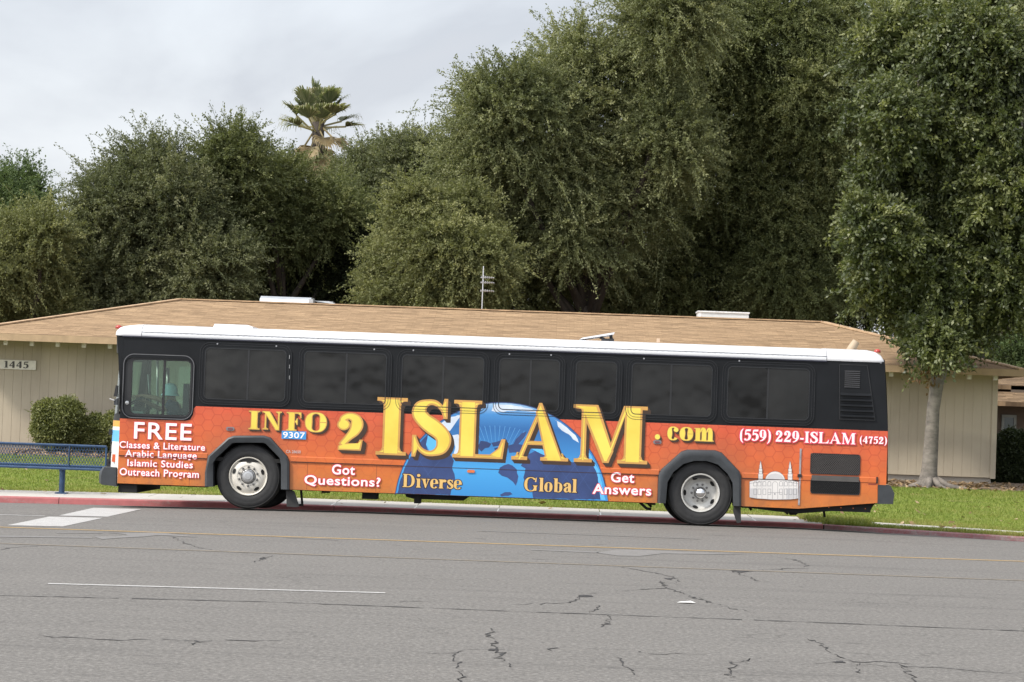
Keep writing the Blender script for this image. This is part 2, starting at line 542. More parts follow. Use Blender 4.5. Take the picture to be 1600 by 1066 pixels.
def union(polys):
    vs, es, use = [], [], []
    for q in polys:
        if abs(area(q)) < 1e-7: continue
        k = len(vs)
        vs += [Vector(p) for p in q]
        es += [(k + i, k + (i + 1) % len(q)) for i in range(len(q))]
        use.append(np.array(q, float))
    ov, oe, of, *_ = delaunay_2d_cdt(vs, es, [], 0, 1e-5)
    V2 = np.array([(p.x, p.y) for p in ov])
    C = np.array([V2[list(f)].mean(axis=0) for f in of])
    hit = np.zeros(len(C), bool)
    for q in use:
        lo, hi = q.min(axis=0), q.max(axis=0)
        idx = np.where(~hit & (C[:, 0] >= lo[0]) & (C[:, 0] <= hi[0]) & (C[:, 1] >= lo[1]) & (C[:, 1] <= hi[1]))[0]
        if not len(idx): continue
        c = np.zeros(len(idx), bool); x, y = C[idx, 0], C[idx, 1]
        for i in range(len(q)):
            (xa, ya), (xb, yb) = q[i], q[i - 1]
            if ya == yb: continue
            c ^= ((ya > y) != (yb > y)) & (x < (xb - xa) * (y - ya) / (yb - ya) + xa)
        hit[idx] |= c
    return [tuple(p) for p in V2], [tuple(f) for f, h in zip(of, hit) if h]
def fit(polys, x0, z0, x1, z1, ref=None):
    """map the polygons' box (or ref's box) to the rectangle"""
    rf = ref or polys
    xs = [p[0] for q in rf for p in q]; zs = [p[1] for q in rf for p in q]
    ax, bx, az, bz = min(xs), max(xs), min(zs), max(zs)
    return [[(x0 + (p[0] - ax) * (x1 - x0) / (bx - ax), z0 + (p[1] - az) * (z1 - z0) / (bz - az)) for p in q] for q in polys]
def flat(polys, y, name, mat, parent):
    """cut-vinyl lettering: the union of the polygons on the plane y, 1 mm thick"""
    v, f = union(polys)
    m = MB()
    m.add([(x, y, z) for x, z in v], f)
    o = m.build(name, mat, parent)
    return o
def sans(txt, offset, space=1.0):
    """triangles of a line of the built-in sans face, as polygons"""
    cu = bpy.data.curves.new('lettering_source', 'FONT')
    cu.body = txt; cu.size = 1.0; cu.offset = offset; cu.space_character = space
    cu.resolution_u = 4
    ob = bpy.data.objects.new('lettering_source', cu)
    COL.objects.link(ob)
    dg = bpy.context.evaluated_depsgraph_get()
    me = bpy.data.meshes.new_from_object(ob.evaluated_get(dg))
    vs = [(v.co.x, v.co.y) for v in me.vertices]
    fs = [tuple(p.vertices) for p in me.polygons]
    bpy.data.objects.remove(ob); bpy.data.curves.remove(cu); bpy.data.meshes.remove(me)
    return [[vs[i] for i in f] for f in fs]
def raw(polys, y, name, mat, parent):
    m = MB()
    for q in polys:
        m.add([(x, y, z) for x, z in q], [tuple(range(len(q)))])
    return m.build(name, mat, parent)
# ------------------------------------------------------------------ ground
YW = 18.2                                     # front wall of the building
def tilt(x):                                  # the street edge dips a little past both ends of the bus stop
    return -min(.14, .026 * max(0.0, x - 4.2)) - min(.06, .012 * max(0.0, -5.5 - x))
def tw(y):                                    # how much of that dip a line along the street takes part in
    return min(1.0, max(0.0, (y + 6) / 6)) * min(1.0, max(0.0, (13 - y) / 7))
def m_asphalt():
    m = NT('asphalt')
    c = m.co()
    big = m.noise(c, .30, 5, .6, (.25, 1.6, 1))
    lanes = m.noise(c, .9, 3, .6, (.05, 1.0, 1))
    mid = m.noise(c, 3.2, 6, .7, (.45, 1.2, 1))
    fine = m.noise(c, 34, 4, .8, (.8, .5, 1))
    base = m.ramp(big, [(.3, (0.127, 0.120, 0.110)), (.7, (0.161, 0.151, 0.139))])
    base = m.mix(.5, base, m.ramp(lanes, [(.3, (0.105, 0.100, 0.092)), (.7, (0.184, 0.176, 0.159))]))
    base = m.mix(.42, base, m.ramp(mid, [(.3, (0.085, 0.081, 0.075)), (.72, (0.203, 0.192, 0.175))]))
    base = m.mix(.6, base, m.ramp(fine, [(.3, (0.049, 0.047, 0.042)), (.5, (0.140, 0.131, 0.120)), (.7, (0.296, 0.281, 0.258))]))
    spots = m.ramp(m.noise(c, 1.7, 3, .5, (.6, 1.0, 1)), [(.68, 0.0), (.76, .35)])
    base = m.mix(spots, base, (0.067, 0.063, 0.058))
    oil = m.ramp(m.noise(c, 1.0, 5, .7, (.10, 1.3, 1)), [(.55, 0.0), (.72, .45)])
    base = m.mix(oil, base, (.062, .058, .055))
    drop = m.ramp(m.noise(c, 2.3, 4, .6, (.8, 1.2, 1)), [(.66, 0.0), (.72, .5)])
    base = m.mix(drop, base, (.05, .047, .045))
    vo = m.n('ShaderNodeTexVoronoi', feature='DISTANCE_TO_EDGE'); vo.inputs['Scale'].default_value = .9
    wv = m.n('ShaderNodeTexNoise'); wv.inputs['Scale'].default_value = 2.5; wv.inputs['Detail'].default_value = 5
    m.l(c, wv.inputs['Vector'])
    m.l(m.mix(.35, c, wv.outputs['Color'], 'LINEAR_LIGHT'), vo.inputs['Vector'])
    hl = m.ramp(vo.outputs['Distance'], [(.0, 1.0), (.014, 0.0)])
    msk = m.ramp(m.noise(c, .55, 4, .6), [(.47, 0.0), (.62, 1.0)])
    base = m.mix(m.math('MULTIPLY', m.math('MULTIPLY', hl, msk), .55), base, (0.045, 0.042, 0.038))
    m.l(base, m.b.inputs['Base Color'])
    m.b.inputs['Roughness'].default_value = .88
    m.b.inputs['Specular IOR Level'].default_value = .3
    m.bump(m.mix(.5, fine, mid), .6, .02)
    return m.m
M_ASPH = m_asphalt()
def m_paint(name, col, keep=.62, asph=(.15, .142, .132)):
    m = NT(name)
    c = m.co()
    f = m.noise(c, 9, 6, .75, (.6, 2.0, 1))
    g = m.noise(c, 60, 3, .7)
    k = m.ramp(m.mix(.45, f, g), [(keep - .18, 1.0), (keep + .1, 0.0)])
    m.l(m.mix(k, asph, col), m.b.inputs['Base Color'])
    m.b.inputs['Roughness'].default_value = .7
    return m.m
def m_concrete(name, col):
    m = NT(name)
    c = m.co()
    a = m.ramp(m.noise(c, 1.2, 6, .7), [(.3, tuple(x * .8 for x in col)), (.7, tuple(x * 1.1 for x in col))])
    m.l(m.mix(.3, a, m.ramp(m.noise(c, 40, 3, .6), [(.3, tuple(x * .6 for x in col)), (.7, tuple(x * 1.2 for x in col))])), m.b.inputs['Base Color'])
    m.b.inputs['Roughness'].default_value = .85
    m.bump(m.noise(c, 60), .2, .01)
    return m.m
M_CONC = m_concrete('concrete', (.44, .415, .375))
def m_curb(name, red, keep):
    m = NT(name)
    c = m.co()
    f = m.noise(c, 3.0, 6, .75, (.5, 3, 3))
    g = m.noise(c, 30, 4, .7)
    k = m.ramp(m.mix(.4, f, g), [(keep - .12, 1.0), (keep + .1, 0.0)])
    conc = m.ramp(m.noise(c, 14, 4, .7), [(.3, (.16, .14, .13)), (.7, (.30, .27, .25))])
    rd = m.ramp(m.noise(c, 5, 4, .7), [(.3, tuple(x * .75 for x in red)), (.7, tuple(min(1, x * 1.15) for x in red))])
    m.l(m.mix(k, conc, rd), m.b.inputs['Base Color'])
    m.b.inputs['Roughness'].default_value = .7
    return m.m
XS = [-400, -120, -60] + [x * 1.0 for x in range(-30, 31)] + [60, 120, 400]
def strip(prof, name, mat, xs=XS, tl=True, dip=0.0):
    """sheet swept along the street: prof = list of (Y, z)"""
    m = MB()
    m.grid([[(x, y, z + (tilt(x) * tw(y) - dip * min(1, max(0, (-x - 3) / 3)) * min(1, max(0, (y + 1.2) / 1.2)) if tl else 0)) for y, z in prof] for x in xs])
    o = m.build(name, mat)
    o['kind'] = 'structure'
    return o
road = strip([(-400, 0), (-60, 0), (-30, 0), (-6, 0), (-4, 0), (-2, 0), (0, 0), (1.2, -.025), (2.45, -.065)], 'road', M_ASPH, dip=.028)
strip([(2.45, -.063), (2.9, -.125)], 'gutter', m_concrete('gutter_concrete', (.18, .17, .158)), dip=.028)
XC = B(1286, 829, 2.9)[0]
KF = 2.88
def curb_part(x0, x1, name, mat):
    m = MB()
    prof = [(KF - .02, -.20), (KF, -.02), (KF + .012, -.004), (KF + .03, 0), (KF + .15, .002), (KF + .15, -.2)]
    xs = [x0] + [x for x in range(int(x0) + 1, int(math.ceil(x1))) if x0 < x < x1] + [x1]
    m.grid([[(x, y, z + tilt(max(-30, min(30, x)))) for y, z in prof] for x in xs])
    m.add([(x0, y, z + tilt(x0)) for y, z in prof], [tuple(range(len(prof)))])
    m.add([(x1, y, z + tilt(x1)) for y, z in prof], [tuple(range(len(prof)))])
    o = m.build(name, mat)
    o['kind'] = 'structure'
M_RED = m_curb('curb_red_paint', (.34, .10, .10), .64)
M_RED2 = m_curb('curb_worn_paint', (.24, .075, .08), .54)
joints = [-60] + [B(px, 790, 2.9)[0] for px in (92, 522, 935)] + [XC]
for a, b in zip(joints[:-1], joints[1:]):
    curb_part(a + .005, b - .005, 'curb', M_RED)
curb_part(XC + .02, 60, 'curb', M_RED2)
m = MB()
for x in joints[1:]:
    m.box((x - .02, KF + .02, -.25), (x + .025, KF + .14, -.012 + tilt(x)))
o = m.build('curb_joint', pm('joint_dirt', (.03, .026, .022), .95)); o['kind'] = 'structure'
# pavement: concrete flags with joints
m = MB()
x = -60.0
k = 0
edges = [B(px, 775, 4)[0] for px in (102, 526, 938)]
sx = sorted(list(edges) + [edges[0] - 1.45 * i for i in range(1, 36)] + [edges[0] + 1.45 * i for i in (1, 2)] + [edges[1] + 1.4 * i for i in (1, 2)] + [edges[2] + 1.3 * i for i in (1, 2)])
sx = [q for q in sx if q < XC - .3] + [XC]
for a, b in zip(sx[:-1], sx[1:]):
    m.grid([[(x, y, z + tilt(x)) for y, z in ((KF + .16, .0), (KF + .17, .006), (4.95, .04), (4.96, 0.0))] for x in (a + .006, b - .006)])
o = m.build('sidewalk', M_CONC); o['kind'] = 'structure'
m = MB()
for i in range(30):
    a, b = XC + i * 1.45, XC + (i + 1) * 1.45
    m.grid([[(x, y, z + tilt(min(30, x)) - .003) for y, z in ((3.62, -.05), (3.63, .012), (4.55, .04), (4.56, 0.0))] for x in (a + .006, b - .006)])
o = m.build('sidewalk', M_CONC); o['kind'] = 'structure'
def lawn_z(y):
    if y < 5: return .02 * (y - 3) / 2 + .015
    return .035 + (y - 5) / 10.5 * .36 if y < 15.5 else .395 + (y - 15.5) * .03
M_SOIL = pm('bare_soil', (.16, .115, .075), .95, var=.35, scale=3, bump=.6)
M_LAWN = None
def m_lawn():
    m = NT('lawn_turf')
    c = m.co()
    a = m.ramp(m.noise(c, .55, 5, .65), [(.3, (.12, .165, .030)), (.55, (.165, .21, .042)), (.75, (.215, .225, .060))])
    a = m.mix(.4, a, m.ramp(m.noise(c, 9, 5, .7), [(.3, (.12, .165, .024)), (.7, (.27, .31, .06))]))
    dry = m.ramp(m.noise(c, 1.6, 5, .7, (.6, 1.5, 1)), [(.52, 0.0), (.68, .8)])
    m.l(m.mix(dry, a, (.26, .22, .09)), m.b.inputs['Base Color'])
    m.b.inputs['Roughness'].default_value = .9
    m.b.inputs['Specular IOR Level'].default_value = .1
    m.bump(m.noise(c, 30, 4, .7), .8, .03)
    return m.m
M_LAWN = m_lawn()
strip([(4.5, .0), (4.6, .02)] + [(y, lawn_z(y)) for y in (5.0, 6, 8, 10, 12, 14, 15.5)] + [(15.55, .36)], 'lawn', M_LAWN)
m = MB()
m.grid([[(x, y, z + tilt(min(30, x))) for y, z in ((KF + .15, -.1), (KF + .16, .008), (3.4, .02), (3.63, .01), (3.67, -.05))] for x in [XC + .02, XC + .5] + list(range(int(XC) + 1, 31)) + [60]])
o = m.build('verge', M_LAWN); o['kind'] = 'structure'
strip([(15.4, .375), (15.7, .40), (17, .46), (18.6, .50), (26, .50), (60, .5), (900, .5)], 'garden_soil', M_SOIL)

# ------------------------------------------------------------------ painted lines and cracks on the road
M_WHT = m_paint('white_road_paint', (.52, .51, .49), .57)
M_WHTW = m_paint('worn_white_paint', (.31, .30, .29), .42)
M_YEL = m_paint('yellow_road_paint', (.48, .30, .085), .60)
M_YELW = m_paint('worn_yellow_paint', (.33, .24, .12), .48)
def line(name, p0, p1, w, mat, z=.004):
    a, b = gnd(*p0), gnd(*p1)
    n = max(1, int((b - a).length / 2))
    m = MB()
    d = (b - a).normalized(); s = Vector((-d.y, d.x, 0)) * w / 2
    lay = lambda p: Vector((p.x, p.y, z + tilt(p.x) * tw(p.y)))
    m.grid([[lay(a + (b - a) * (i / n) + s), lay(a + (b - a) * (i / n) - s)] for i in range(n + 1)])
    o = m.build(name, mat); o['kind'] = 'structure'
def patch(name, px, mat, z=.004):
    m = MB()
    v, f = union([[tuple(gnd(*p).to_2d()) for p in px]])
    m.add([(x, y, z + tilt(x) * tw(y)) for x, y in v], f)
    o = m.build(name, mat); o['kind'] = 'structure'
line('yellow_line', (-300, 814), (2000, 891), .13, M_YEL)
line('yellow_line', (-300, 838.5), (2000, 922), .12, M_YELW)
line('lane_line', (-300, 794.5), (70, 806.4), .13, M_WHT)
line('lane_line', (745, 830), (1095, 842.7), .11, M_WHTW)
line('lane_line', (75, 912.5), (602, 927), .115, M_WHT)
line('lane_line', (-900, 884), (-400, 898.5), .115, M_WHT)
patch('crosswalk_bar', [(11, 821.3), (98, 823.2), (161, 809.6), (77, 807.4)], M_WHT)
patch('crosswalk_bar', [(92, 805.6), (168, 807.6), (221, 795.4), (146, 792.6)], M_WHT)
def q5(*p): return [(x / 5, 770 + y / 5) for x, y in p]
patch('turn_arrow', q5((730, 345), (800, 366), (930, 356), (1120, 346), (1240, 333), (1420, 343), (1560, 350), (1430, 334), (1290, 317), (1160, 313), (990, 318), (830, 314), (980, 326), (1000, 337), (900, 343)), M_WHTW)
patch('turn_arrow', q5((0, 336), (720, 349), (720, 357), (0, 348)), M_WHTW, .0045)
patch('turn_arrow', q5((440, 312), (800, 316), (800, 320), (440, 317)), M_WHTW)
def q2(*p): return [(800 + x / 2, 760 + y / 2) for x, y in p]
patch('turn_arrow', q2((262, 208), (330, 198), (420, 200), (520, 205), (742, 212), (600, 213), (470, 211), (400, 219), (330, 218)), M_WHTW)
patch('turn_arrow', q2((60, 197), (270, 205), (270, 209), (60, 200)), M_WHTW)
patch('turn_arrow', q5((2200, 350), (2600, 362), (2650, 372), (2300, 358)), M_WHTW)
M_TAR = pm('crack_filler', (.028, .026, .025), .85, var=.4, scale=20)
rng = random.Random(5)
def crack(mb, pts, w, jit=1.2, z=.003, holes=.0):
    """ragged dark crack along photo pixels, w = width in metres"""
    P = [gnd(*p) for p in pts]
    out = []
    for a, b in zip(P[:-1], P[1:]):
        n = max(2, int((b - a).length / .09))
        for i in range(n):
            p = a + (b - a) * (i / n)
            out.append(p + Vector((rng.gauss(0, .02 * jit), rng.gauss(0, .045 * jit), 0)))
    out.append(P[-1])
    seg = []
    for i, p in enumerate(out):
        ww = w * rng.uniform(.25, 1.5) * min(1, (i + 1) / 3, (len(out) - i) / 3)
        seg.append((Vector((p.x, p.y + ww / 2, z)), Vector((p.x + rng.gauss(0, .01), p.y - ww / 2, z))))
    for i in range(len(seg) - 1):
        if rng.random() < holes: continue
        mb.add([seg[i][0], seg[i + 1][0], seg[i + 1][1], seg[i][1]], [(0, 1, 2, 3)])
mb = MB()
for a, b in (((-200, 926), (420, 941)), ((420, 941), (800, 955.5)), ((800, 955.5), (1250, 972)), ((1250, 972), (1900, 999))):
    crack(mb, [a, b], .042, .16, holes=.03)
def qa(*p): return [(x / 2, 760 + y / 2) for x, y in p]
cracks = [
    (qa((0, 197), (60, 190), (180, 184)), .05), (qa((500, 148), (545, 160), (580, 178), (630, 195), (720, 205)), .045),
    (qa((800, 237), (825, 226), (850, 217)), .07), (qa((120, 468), (250, 475), (340, 482), (480, 478), (600, 486), (700, 481), (800, 486), (940, 477)), .035),
    (qa((1540, 445), (1535, 470), (1550, 490), (1548, 510), (1560, 540), (1590, 565)), .05), (qa((1525, 512), (1580, 511)), .08), (qa((1320, 525), (1420, 520), (1450, 510), (1530, 510)), .02),
    (qa((1415, 525), (1420, 550), (1440, 570), (1437, 612)), .03), (qa((605, 486), (603, 497)), .03), (qa((1250, 362), (1360, 357)), .03),
    (q2((0, 370), (100, 367), (185, 364), (215, 343), (265, 333)), .05), (q2((195, 348), (225, 341), (250, 342)), .16), (q2((340, 327), (400, 322), (485, 319), (520, 330), (560, 345), (600, 355), (660, 375), (760, 395)), .05),
    (q2((460, 297), (485, 318)), .06), (q2((300, 245), (380, 260), (440, 270), (490, 280), (520, 292), (515, 302)), .05), (q2((590, 348), (605, 364)), .06),
    (q2((235, 395), (262, 385), (268, 373)), .05), (q2((275, 440), (300, 420), (295, 405)), .04), (q2((680, 268), (720, 264), (775, 263)), .14), (q2((690, 268), (740, 283), (780, 299)), .05), (q2((775, 263), (850, 259), (930, 258)), .05),
    (q2((800, 218), (880, 229), (925, 247), (910, 252)), .05), (q2((120, 515), (140, 505)), .04), (q2((240, 507), (400, 513), (430, 522), (520, 526), (610, 527)), .03),
    (q2((920, 475), (980, 500), (1000, 520), (1030, 540), (1060, 548), (1140, 550), (1255, 557)), .045), (q2((1000, 549), (1040, 550)), .09), (q2((900, 553), (1000, 551)), .02), (q2((1060, 556), (1180, 562), (1320, 568), (1440, 577), (1600, 590)), .025),
    (q2((680, 600), (685, 570), (700, 550), (780, 535)), .025), (q2((1080, 552), (1090, 585)), .025), (q2((1215, 560), (1240, 590), (1260, 612)), .025), (q2((320, 535), (350, 560), (380, 590)), .025),
    (q2((610, 153), (700, 157)), .04), (q2((490, 190), (520, 193)), .05), (q2((60, 229), (120, 230)), .04), (qa((1490, 163), (1520, 166)), .06)]
for bx, by, bw, bh in ((912, 932, 26, 3.5), (1158, 893, 30, 3.5), (1310, 1035, 22, 3.5), (770, 1016, 22, 3), (1045, 905, 14, 3), (410, 873, 12, 2.5)):
    n = 13
    q = []
    for k_ in range(n):
        t = 2 * math.pi * k_ / n
        rr = rng.uniform(.45, 1.25)
        q.append(gnd(bx + bw / 2 * math.cos(t) * rr, by + bh / 2 * math.sin(t) * rr) + Vector((0, 0, .0036)))
    mb.add(q, [tuple(range(n))])
for p, w in cracks:
    crack(mb, p, w * .75, 1.0, holes=.03)
o = mb.build('road_cracks', M_TAR); o['kind'] = 'structure'
mb = MB()
p = gnd(1071, 942.5)
mb.add([p + Vector(q) for q in ((-.08, -.04, .006), (.02, -.07, .012), (.09, -.02, .007), (.05, .06, .018), (-.05, .05, .008))], [(0, 1, 2, 3, 4)])
tag(mb.build('paper_scrap', pm('paper', (.7, .69, .66)), loc=p), 'small pale scrap of crumpled paper lying on the open road', 'litter')

# ------------------------------------------------------------------ the building
def m_siding():
    m = NT('painted_siding')
    c = m.co()
    a = m.ramp(m.noise(c, .7, 5, .65), [(.3, (.33, .283, .212)), (.7, (.395, .342, .258))])
    st = m.ramp(m.noise(c, 1.6, 5, .75, (3.0, 1, .18)), [(.5, 0.0), (.78, .45)])
    a = m.mix(st, a, (.27, .225, .17))
    pa = m.ramp(m.noise(c, .33, 2, .4, (1, 1, .8)), [(.56, 0.0), (.60, .35)])
    a = m.mix(pa, a, (.53, .45, .335))
    m.l(a, m.b.inputs['Base Color']); m.b.inputs['Roughness'].default_value = .8
    m.bump(m.noise(c, 9, 4, .7, (6, 6, .4)), .25, .006)
    return m.m
M_SIDING = m_siding()
M_FASCIA = pm('fascia_paint', (.26, .19, .13), .7)
M_CREAM = pm('cream_paint', (.62, .58, .50), .6)
def m_shingle(name, tint=1.0):
    m = NT(name)
    uv = m.co('UV')
    br = m.n('ShaderNodeTexBrick')
    br.inputs['Scale'].default_value = 1.0
    br.inputs['Brick Width'].default_value = .31
    br.inputs['Row Height'].default_value = .14
    br.inputs['Mortar Size'].default_value = .0045
    br.offset = .43; br.offset_frequency = 3
    br.squash = 1.35; br.squash_frequency = 2
    br.inputs['Color1'].default_value = (.19 * tint, .130 * tint, .080 * tint, 1)
    br.inputs['Color2'].default_value = (.395 * tint, .28 * tint, .172 * tint, 1)
    br.inputs['Mortar'].default_value = (.20 * tint, .13 * tint, .075 * tint, 1)
    m.l(uv, br.inputs['Vector'])
    dash = m.ramp(m.noise(uv, 1.0, 3, .65, (2.2, 7.1, 1)), [(.34, (.70, .68, .66)), (.5, (1.0, 1.0, 1.0)), (.68, (1.28, 1.26, 1.22))])
    big = m.ramp(m.noise(uv, .5, 5, .7), [(.3, (.84, .83, .82)), (.7, (1.08, 1.07, 1.05))])
    fine = m.ramp(m.noise(uv, 14, 4, .7), [(.3, (.75, .75, .75)), (.7, (1.2, 1.18, 1.16))])
    col = m.mix(1.0, br.outputs['Color'], dash, 'MULTIPLY')
    m.l(m.mix(1.0, m.mix(1.0, col, big, 'MULTIPLY'), fine, 'MULTIPLY'), m.b.inputs['Base Color'])
    m.b.inputs['Roughness'].default_value = .9
    m.b.inputs['Specular IOR Level'].default_value = .2
    sp = m.n('ShaderNodeSeparateXYZ'); m.l(uv, sp.inputs[0])
    saw = m.math('FRACT', m.math('DIVIDE', sp.outputs['Y'], .14))
    m.bump(m.math('SUBTRACT', 1.0, saw), .6, .02)
    return m.m
def uv_faces(o, fn):
    me = o.data
    uvl = me.uv_layers.new(name='UVMap')
    for p in me.polygons:
        for li in p.loop_indices:
            uvl.data[li].uv = fn(p, me.vertices[me.loops[li].vertex_index].co)
M_SHING = m_shingle('roof_shingles')
XL = B(-62, 560, YW)[0]; XRW = B(1555, 700, YW)[0]
ZE = B(800, 561, YW - 1.0)[1]               # underside of the fascia
ZG = .50
bld = thing('bungalow', 'long tan bungalow with vertical board siding and brown shingle hip roof', 'building', (0, YW, ZG))
def siding(x0, x1, holes_z0):
    """vertical grooved boards"""
    mb = MB()
    pts = []
    x = x0
    while x < x1 - .25:
        pts += [(x, 0), (x + .198, 0), (x + .200, .005), (x + .205, .005), (x + .207, 0)]
        x += .207
    pts += [(x1, 0)]
    rows = []
    for px, dy in pts:
        rows.append([(px, YW + dy, ZG + .12), (px, YW + dy, ZE + .16)])
    mb.grid(rows)
    return mb
mb = siding(XL, XRW, 0)
mb.box((XL, YW + .02, ZG + .12), (XRW - .02, YW + 8.4, ZE + .16))
mb.build('wall', M_SIDING, bld)
MB().box((XL + .05, YW + .06, ZG - .3), (XRW - .07, YW + 8.3, ZG + .12)).build('foundation', m_concrete('foundation_concrete', (.3, .27, .23)), bld)
MB().box((XRW - .10, YW - .022, ZG + .1), (XRW + .02, YW + .10, ZE + .16)).build('corner_board', M_SIDING, bld)
OH = 1.0
ex0, ex1, ey0, ey1 = B(-75, 520, YW - OH)[0], B(1598, 590, YW - OH)[0], YW - OH, YW + 9.4
rl = at(281, 469, YW + 4.1); rr = at(1286, 502.5, YW + 4.1)
ZT = ZE + .17
RY, RZ = YW + 4.2, (rl.z + rr.z) / 2
mb = MB()
pA, pB2, pC, pD = (ex0, ey0, ZT), (ex1, ey0, ZT), (ex1, ey1, ZT), (ex0, ey1, ZT)
q1, q2_ = (rl.x, RY, RZ), (rr.x, RY, RZ)
mb.add([pA, pB2, q2_, q1], [(0, 1, 2, 3)]); mb.add([pB2, pC, q2_], [(0, 1, 2)]); mb.add([pC, pD, q1, q2_], [(0, 1, 2, 3)]); mb.add([pD, pA, q1], [(0, 1, 2)])
ro = mb.build('roof', M_SHING, bld)
def roof_uv(p, co):
    n = p.normal
    if abs(n.y) > abs(n.x): return (co.x, (co.y) / max(.2, n.z))
    return (co.y, co.x / max(.2, n.z))
uv_faces(ro, roof_uv)
mb = MB()
e = .03
mb.box((ex0, ey0 - e, ZE + .01), (ex1, ey0, ZT - .005)); mb.box((ex0 - e, ey0 - e, ZE + .01), (ex0, ey1 + e, ZT - .005)); mb.box((ex1, ey0 - e, ZE + .01), (ex1 + e, ey1 + e, ZT - .005)); mb.box((ex0, ey1, ZE + .01), (ex1, ey1 + e, ZT - .005))
mb.build('fascia', pm('fascia_shingle_edge', (.36, .25, .15), .8), bld)
MB().box((ex0 + .01, ey0 + .01, ZE + .05), (ex1 - .01, ey1 - .01, ZE + .09)).build('soffit', M_FASCIA, bld)
# shingle drip course and ridge caps
mb = MB(); 
for a, b in ((q1, q2_), (pA, q1), (pB2, q2_)):
    mb.bar(Vector(a) + Vector((0, 0, .012)), Vector(b) + Vector((0, 0, .012)), .24, .03)
mb.build('ridge_cap', pm('ridge_shingle', (.40, .27, .16), .9, var=.3, scale=5), bld)
px0 = 9.5
for i in range(-2, 39):
    X = B(px0 + i * 40.7, 545, YW - .7)[0]
    if ex0 + .2 < X < ex1 - .15:
        MB().box((X - .045, YW - .78, ZE - .085), (X + .045, YW - .66, ZE + .048)).build('rafter_end', M_CREAM, bld)
# roof equipment
def on_roof(px, py, Y): return at(px, py, Y)
g = at(450, 470, RY + .6)
x0, x1 = B(409, 470, RY + .6)[0], B(488, 470, RY + .6)[0]
z0 = RZ - .25; z1 = B(450, 464, RY + .6)[1]
hv = thing('rooftop_duct', 'long rounded galvanised duct on the roof ridge, beside a small grey vent box', 'roof duct', ((x0 + x1) / 2, RY + .6, z0))
M_GALV = pm('galvanised_sheet', (.62, .64, .65), .38, .75, var=.1, scale=3)
prof = [(RY + .1, z0), (RY + .1, z1 - .22), (RY + .2, z1 - .08), (RY + .4, z1 - .01), (RY + .7, z1), (RY + 1.2, z1), (RY + 1.2, z0)]
mb = MB(); mb.grid([[(x, y, z) for y, z in prof] for x in (x0, x1)])
for x in (x0, x1): mb.add([(x, y, z) for y, z in prof], [tuple(range(len(prof)))])
mb.build('casing', M_GALV, hv)
mb = MB(); mb.box((x1 - .04, RY + .07, z1 - .28), (x1 + .07, RY + 1.23, z1 - .06)); mb.build('end_flange', pm('grey_metal', (.42, .43, .44), .5, .4), hv)
xa, xb = B(497, 474, RY + .9)[0], B(522, 474, RY + .9)[0]
vb = thing('roof_vent', 'low grey vent box on the ridge, right of the rounded duct', 'roof vent', ((xa + xb) / 2, RY + .9, RZ - .2))
mb = MB(); mb.box((xa, RY + .6, RZ - .25), (xb, RY + 1.2, RZ + .11)); mb.build('housing', pm('dull_metal', (.28, .29, .29), .5, .4), vb)
mb = MB(); mb.prism([(xa - .1, RZ + .112), (xb - .1, RZ + .112), (xb + .28, RZ - .02), (xb + .28, RZ - .06), (xb - .1, RZ + .06)], RY + .56, RY + 1.24); mb.build('hood', M_GALV, vb)
x0, x1 = B(1090, 492, RY + .6)[0], B(1168, 492, RY + .6)[0]
z1 = B(1129, 488, RY + .6)[1]
ac = thing('rooftop_cooler', 'square white sheet metal cooler box on the ridge near its right end', 'roof cooler', ((x0 + x1) / 2, RY + .6, RZ - .3))
mb = MB(); mb.box((x0, RY + .2, RZ - .3), (x1, RY + 1.1, z1 - .03)); mb.build('casing', pm('white_sheet', (.66, .68, .68), .5, .2, var=.06), ac)
mb = MB(); mb.box((x0 - .02, RY + .17, z1 - .032), (x1 + .02, RY + 1.13, z1)); mb.build('lid', pm('white_lid', (.74, .75, .75), .45, .1), ac)
mb = MB(); mb.box((x0 - .003, RY + .19, RZ - .3), (x0 + .07, RY + .205, z1 - .035)); mb.build('edge_trim', pm('light_trim', (.8, .8, .8), .4), ac)
# antenna
a0 = at(753, 486, RY + .2); a1 = at(753, 416, RY + .2)
an = thing('television_antenna', 'thin grey television antenna mast on the roof ridge', 'antenna', (a0.x, RY + .2, a0.z))
M_ALU = pm('aluminium', (.55, .56, .58), .45, .6)
MB().tube([(a0.x, RY + .2, RZ - .1), (a0.x, RY + .2, a1.z)], .014, 6).build('mast', M_ALU, an)
for k, (py, dx) in enumerate(((434, .26), (442, .27), (455, .27))):
    z = B(753, py, RY + .2)[1]
    mb = MB(); mb.tube([(a0.x - .06, RY + .2, z), (a0.x + dx, RY + .2, z + .01)], .011, 6)
    for j in range(6):
        xx = a0.x - .03 + j * (dx + .02) / 5.5
        mb.tube([(xx, RY - .35 + .03 * j, z + .006), (xx + .03, RY + .75 - .03 * j, z + .006)], .008, 5)
        mb.tube([(xx, RY + .2, z + .005), (xx + .05, RY + .18, z + .055 - .01 * j)], .006, 5)
    mb.build('boom', M_ALU, an)
